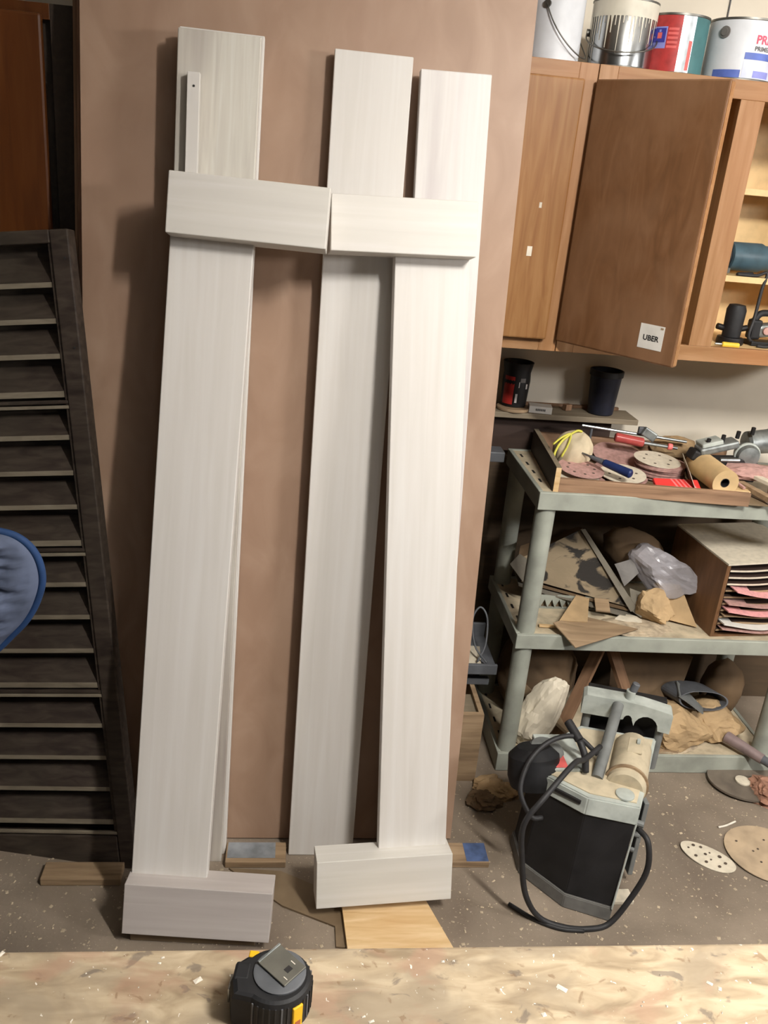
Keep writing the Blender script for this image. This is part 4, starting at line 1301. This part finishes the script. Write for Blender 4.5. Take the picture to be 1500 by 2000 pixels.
# hardware on the right side
for (x, y, z, r) in ((0.865, 1.56, 0.225, 0.008), (0.87, 1.575, 0.18, 0.007), (0.862, 1.57, 0.14, 0.006)):
    cyl('side_bolt', (x - 0.014, y + 0.008, z), (x + 0.008, y - 0.004, z), r, 'tube_grey', pl, 10)
box('side_rail', 0.888, 0.900, 1.600, 1.625, 0.03, 0.25, 'tube_grey', pl, 0.002)
box('side_foot', 0.835, 0.885, 1.535, 1.575, 0.0005, 0.012, 'sand_cream', pl, 0.002)
# cord
tube('power_cord', [(0.790, 1.690, 0.345), (0.735, 1.640, 0.345), (0.680, 1.570, 0.385), (0.600, 1.500, 0.350), (0.556, 1.480, 0.290), (0.566, 1.478, 0.192), (0.590, 1.478, 0.09), (0.635, 1.482, 0.018), (0.690, 1.466, 0.006), (0.745, 1.460, 0.006), (0.800, 1.470, 0.012), (0.845, 1.480, 0.085), (0.868, 1.485, 0.160), (0.862, 1.500, 0.225), (0.850, 1.530, 0.235)], 0.0068, 'cord_black', pl, 8)
tube('power_cord', [(0.735, 1.455, 0.006), (0.680, 1.462, 0.006), (0.625, 1.490, 0.006), (0.575, 1.535, 0.006)], 0.005, 'cord_black', pl, 8)
tube('power_cord', [(0.782, 1.680, 0.330), (0.730, 1.700, 0.365), (0.665, 1.690, 0.360), (0.610, 1.660, 0.325), (0.585, 1.620, 0.27), (0.610, 1.590, 0.22), (0.64, 1.595, 0.21)], 0.0062, 'cord_black', pl, 8)
cyl('plug', (0.715, 1.735, 0.385), (0.735, 1.690, 0.362), 0.011, 'cord_black', pl, 12, bev=0.002)
tube('power_cord', [(0.735, 1.690, 0.362), (0.745, 1.665, 0.335), (0.748, 1.650, 0.300)], 0.0085, 'cord_black', pl, 8)

# ================================================================== FLOOR ITEMS
def floor_disc(label, cx, cy, rx, ry, yaw, mat, holes, z=0.001, th=0.002, name='sanding_disc', curl=0.0):
    e = thing(name, label, 'sanding disc', (cx, cy, z), Matrix.Rotation(yaw, 3, 'Z') @ Matrix.Rotation(curl, 3, 'X'))
    vts = []
    n = 44
    for s in (0, th):
        for i in range(n):
            a_ = 2 * PI * i / n
            vts.append((rx * math.cos(a_), ry * math.sin(a_), s + 0.004 * (0.5 + 0.5 * math.sin(a_ * 2 + 1)) * (1 if s else 1)))
    fcs = [tuple(reversed(range(n))), tuple(range(n, 2 * n))] + [(i, (i + 1) % n, n + (i + 1) % n, n + i) for i in range(n)]
    o = new_obj('disc_sheet', vts, fcs, mat, e)
    for (u, v_, r) in holes:
        lathe('hole', [(r, 0), (r, 0.0006)], 'sand_hole', e, 12, loc=(u * rx, v_ * ry, th + 0.0035))
    return e


random.seed(3)
hl = [(-0.6, 0.35, 0.0045), (-0.7, -0.1, 0.003), (-0.35, 0.5, 0.004), (-0.1, 0.05, 0.004), (-0.35, -0.5, 0.004), (0.05, -0.6, 0.004),
      (0.35, 0.45, 0.005), (0.62, 0.1, 0.004), (0.5, -0.45, 0.004), (0.0, 0.35, 0.0025), (0.15, -0.2, 0.0025)]
floor_disc('cream oval sanding sheet dotted with holes on the floor right of the planer', 1.144, 1.690, 0.072, 0.040, -0.72, 'sand_cream', hl)
floor_disc('large round tan sanding disc on the floor at the right edge', 1.312, 1.702, 0.107, 0.105, 0.0, 'disc_tan', [(random.uniform(-.6, .6), random.uniform(-.6, .6), 0.003) for _ in range(9)])
e = floor_disc('grey round blade-like disc on the floor beneath the shelving front', 1.400, 1.990, 0.118, 0.094, 0.1, 'blade_grey', [], 0.006, 0.006, 'grey_disc')
e['category'] = 'disc'
o = lathe('hub', [(0.022, 0), (0.022, 0.004), (0.008, 0.006)], 'sand_cream', e, 20, loc=(-0.02, -0.01, 0.010))
o = crumple('floor_rag', (1.455, 1.935, 0.018), (0.062, 0.045, 0.030), 'rag_pink', None, 71, 0.0005, None, 14, 0.3)
tag(o, 'reddish-brown crumpled rag heap on the floor under the nozzle tube', 'rag')
o = tube('wood_curl', [(1.225, 1.800, 0.003), (1.250, 1.806, 0.004), (1.285, 1.822, 0.004)], 0.003, 'chip_white', None, 6)
tag(o, 'pale wood shaving on the floor above the big tan disc', 'shaving')

# wood strips and scraps under the boards
o = box('wood_strip', -0.100, 0.046, 1.655, 1.722, 0.0005, 0.019, 'scrap', None, 0.002)
w_ = box('paint_film', -0.096, 0.020, 1.668, 1.720, 0.0191, 0.0195, 'blue_grey', o, 0)
w_['label'] = 'smear of faded grey-blue paint'
tag(o, 'wood strip smeared with faded paint between the left stack and the middle board', 'wood strip')
o = box('wood_strip', 0.440, 0.552, 1.655, 1.722, 0.0005, 0.019, 'scrap', None, 0.002)
w_ = box('paint_film', 0.494, 0.550, 1.657, 1.720, 0.0191, 0.0195, 'blue_paint', o, 0)
w_['label'] = 'patch of blue paint'
tag(o, 'wood strip with a bright blue paint patch at the right foot of the plywood', 'wood strip')
o = box('wood_strip', -0.515, -0.335, 1.600, 1.655, 0.0005, 0.020, 'scrap', None, 0.002)
tag(o, 'short grey wood offcut on the floor in front of the shutter', 'wood strip')
o = obox('wood_strip', (-0.150, 1.462, 0.0125), 0.270, 0.050, 0.024, 'hardboard', Matrix.Rotation(-0.07, 3, 'Z'))
tag(o, 'dark wood strip propping up the left pilaster base', 'wood strip')
o = obox('wood_strip', (0.262, 1.545, 0.0235), 0.235, 0.030, 0.0115, 'stick_brown', Matrix.Rotation(0.06, 3, 'Z'))
tag(o, 'thin brown strip squeezed under the right pilaster base', 'wood strip')
o = prism('plywood_scrap', [(0.172, 1.600), (0.186, 1.360), (0.432, 1.360), (0.352, 1.605)], 0.006, 0.0175, 'pine', None)
tag(o, 'pale pine plywood scrap on the floor under the right pilaster', 'plywood scrap')
o = prism('hardboard_scrap', [(-0.090, 1.650), (0.035, 1.640), (0.180, 1.560), (0.300, 1.50), (0.30, 1.40), (0.160, 1.420), (0.160, 1.475), (0.04, 1.535)], 0.0005, 0.0055, 'hardboard', None)
tag(o, 'dark brown hardboard scrap between the two pilaster bases', 'hardboard scrap')

# sawdust flecks on the floor
random.seed(5)
verts, faces = [], []
for k in range(2600):
    x = random.uniform(-0.9, 1.5)
    y = random.uniform(1.15, 2.0)
    s = random.choice((0.0012, 0.0015, 0.002, 0.003)) * random.uniform(0.7, 1.5)
    a_ = random.uniform(0, PI)
    e1 = Vector((math.cos(a_), math.sin(a_), random.uniform(-0.2, 0.2))) * s
    e2 = Vector((-math.sin(a_), math.cos(a_), random.uniform(-0.2, 0.2))) * s * random.uniform(0.4, 1.0)
    c = Vector((x, y, 0.0008))
    i = len(verts)
    verts += [c - e1 - e2, c + e1 - e2, c + e1 + e2, c - e1 + e2, c + Vector((0, 0, 0.0012))]
    faces += [(i, i + 1, i + 4), (i + 1, i + 2, i + 4), (i + 2, i + 3, i + 4), (i + 3, i, i + 4)]
fl = new_obj('sawdust_flecks', verts, faces, 'sawdust')
tag(fl, 'scattered sawdust flecks and chips on the concrete floor', 'sawdust', kind='stuff')

# ================================================================== BLUE QUILTED BLANKET (left edge)
qb = thing('quilted_blanket', 'grey-blue quilted moving blanket with blue bound edge at the left', 'blanket', (0, 0, 0))
edge = [(-0.72, 1.055), (-0.56, 1.045), (-0.455, 1.024), (-0.415, 1.012), (-0.391, 0.985), (-0.383, 0.945), (-0.392, 0.905), (-0.412, 0.866), (-0.446, 0.826), (-0.50, 0.76), (-0.58, 0.60), (-0.66, 0.30), (-0.70, 0.02)]
E = catmull([(x, 0, z) for x, z in edge], 9)
inner = Vector((-0.62, 0, 0.90))
n = len(E)
K = 40
verts, faces = [], []
for side in (1, -1):
    for i, p in enumerate(E):
        base = Vector((-0.95, 0, p.z * 0.9 + 0.05))
        for k in range(K + 1):
            u = k / K
            q = p * (1 - u) + base * u
            puff = 0.020 * min(1, u * 6) + min(1, u * 8) * (0.022 * noise.noise(q * 26) + 0.016 * (1 - 2 * abs(noise.noise(Vector((q.x * 30 + q.z * 60, 0, q.z * 12 - q.x * 30))))))
            verts.append(Vector((q.x, 1.30 - side * (0.006 + puff), q.z)))
for sidx in (0, 1):
    o0 = sidx * n * (K + 1)
    for i in range(n - 1):
        for k in range(K):
            a_ = o0 + i * (K + 1) + k
            faces.append((a_, a_ + 1, a_ + K + 2, a_ + K + 1))
for i in range(n - 1):
    a_ = i * (K + 1)
    faces.append((a_, a_ + K + 1, a_ + K + 1 + n * (K + 1), a_ + n * (K + 1)))
    a_ += K
    faces.append((a_, a_ + K + 1, a_ + K + 1 + n * (K + 1), a_ + n * (K + 1)))
o = new_obj('quilt', verts, faces, 'quilt_blue', qb, smooth=True)
fix_normals(o)
tube('edge_binding', [(p.x + 0.004, 1.30, p.z) for p in E[::2]], 0.0065, 'binding_blue', qb, 10, 3)

# ================================================================== WORKBENCH and TAPE MEASURE
wb = thing('workbench', 'paint-splattered wooden workbench top along the bottom of the view', 'workbench', (0, 0, 0))
box('bench_top', -1.1, 1.3, -0.25, 0.667, 0.806, 0.850, 'bench_top', wb, 0.004)
for x in (-1.0, 1.2):
    for y in (-0.15, 0.45):
        box('leg', x - 0.04, x + 0.04, y - 0.04, y + 0.04, 0, 0.806, 'scrap', wb, 0.003)
box('apron', -0.96, 1.16, 0.40, 0.43, 0.70, 0.806, 'scrap', wb, 0.002)
random.seed(9)
verts, faces = [], []
for k in range(170):
    x = random.uniform(-0.4, 0.7)
    y = random.uniform(0.42, 0.664)
    s = random.choice((0.0006, 0.0008, 0.0012, 0.002)) * random.uniform(0.7, 1.4)
    a_ = random.uniform(0, PI)
    e1 = Vector((math.cos(a_), math.sin(a_), 0)) * s * random.uniform(1, 2.2)
    e2 = Vector((-math.sin(a_), math.cos(a_), 0)) * s
    c = Vector((x, y, 0.8503))
    i = len(verts)
    verts += [c - e1 - e2, c + e1 - e2, c + e1 + e2, c - e1 + e2, c + Vector((0, 0, 0.0012))]
    faces += [(i, i + 1, i + 4), (i + 1, i + 2, i + 4), (i + 2, i + 3, i + 4), (i + 3, i, i + 4)]
tag(new_obj('wood_chips', verts, faces, 'chip_white'), 'tiny pale wood chips scattered over the workbench', 'wood chips', kind='stuff')

tm = thing('tape_measure', 'black rubber tape measure with yellow accents lying on the workbench', 'tape measure', (0.014, 0.600, 0.8505), Matrix.Rotation(math.radians(-8), 3, 'Z') @ Matrix.Diagonal((0.93, 0.93, 0.95)))
# case outline: round with a squared nose at the left/front
pts = []
for k in range(34):
    a_ = -math.radians(125) + math.radians(270) * k / 33
    pts.append((0.0365 * math.cos(a_), 0.0345 * math.sin(a_)))
pts += [(-0.034, 0.020), (-0.042, 0.012), (-0.045, -0.008), (-0.040, -0.026)]


def scaled(pl_, s):
    return [(x * s, y * s) for x, y in pl_]


bm = bmesh.new()
rings = []
for (z, s) in ((0.0, 0.93), (0.004, 1.0), (0.036, 1.0), (0.041, 0.95), (0.043, 0.86)):
    rings.append([bm.verts.new((x * s, y * s, z)) for x, y in pts])
bm.faces.new(list(reversed(rings[0])))
bm.faces.new(rings[-1])
for r0, r1 in zip(rings, rings[1:]):
    for i in range(len(pts)):
        j = (i + 1) % len(pts)
        bm.faces.new((r0[i], r0[j], r1[j], r1[i]))
from_bm('case', bm, 'rubber_black', tm)
lathe('face_disc', [(0.0265, 0), (0.0265, 0.0022), (0.0245, 0.003)], 'machine_grey', tm, 40, loc=(0.003, 0.003, 0.0425))
# belt clip plate
cl = box('belt_clip', -0.020, 0.020, -0.015, 0.015, 0, 0.0018, 'clip_grey', tm, 0.0006)
cl.matrix_local = Matrix.Translation((0.004, 0.008, 0.0470)) @ Matrix.Rotation(math.radians(-38), 4, 'Z') @ Matrix.Rotation(0.05, 4, 'X')
box('clip_edge', -0.020, -0.0175, -0.015, 0.015, 0.0018, 0.0030, 'cast_grey', cl, 0.0004)
box('clip_hole', 0.006, 0.012, -0.003, 0.004, 0.00185, 0.0021, 'print_black', cl, 0)
box('clip_slot', 0.004, 0.010, 0.0085, 0.0095, 0.00185, 0.0021, 'chip_white', cl, 0)
box('clip_slot', 0.012, 0.017, -0.009, -0.0082, 0.00185, 0.0021, 'chip_white', cl, 0)
box('clip_foot', -0.012, 0.012, 0.006, 0.012, -0.003, 0.0, 'clip_grey', cl, 0)
# rubber ribs
for k in range(26):
    a_ = -math.radians(120) + math.radians(240) * k / 25
    if -0.95 < a_ < -0.62:
        continue
    c = Vector((0.0368 * math.cos(a_), 0.0348 * math.sin(a_), 0))
    rb_ = box('grip_rib', -0.0006, 0.0006, -0.0008, 0.0008, 0.008, 0.037, 'machine_grey' if k % 5 == 0 else 'cord_black', tm, 0)
    rb_.matrix_local = Matrix.Translation(c) @ Matrix.Rotation(a_, 4, 'Z')
# yellow patches
yp = box('yellow_insert', -0.0012, 0.0022, -0.0058, 0.0058, 0.006, 0.034, 'yellow', tm, 0.001)
yp.matrix_local = Matrix.Translation((0.0362 * math.cos(-0.80), 0.0342 * math.sin(-0.80), 0)) @ Matrix.Rotation(-0.80, 4, 'Z')
box('inset_mark', 0.0022, 0.0026, -0.003, 0.003, 0.010, 0.016, 'terracotta', yp, 0)
box('yellow_tab', -0.032, -0.022, 0.020, 0.028, 0.030, 0.041, 'yellow', tm, 0.001)
hk = box('blade_hook', -0.0475, -0.0455, -0.008, 0.010, 0.008, 0.026, 'tin', tm, 0.0003)
box('lock_button', -0.043, -0.026, -0.010, 0.012, 0.036, 0.0435, 'rubber_black', tm, 0.003)
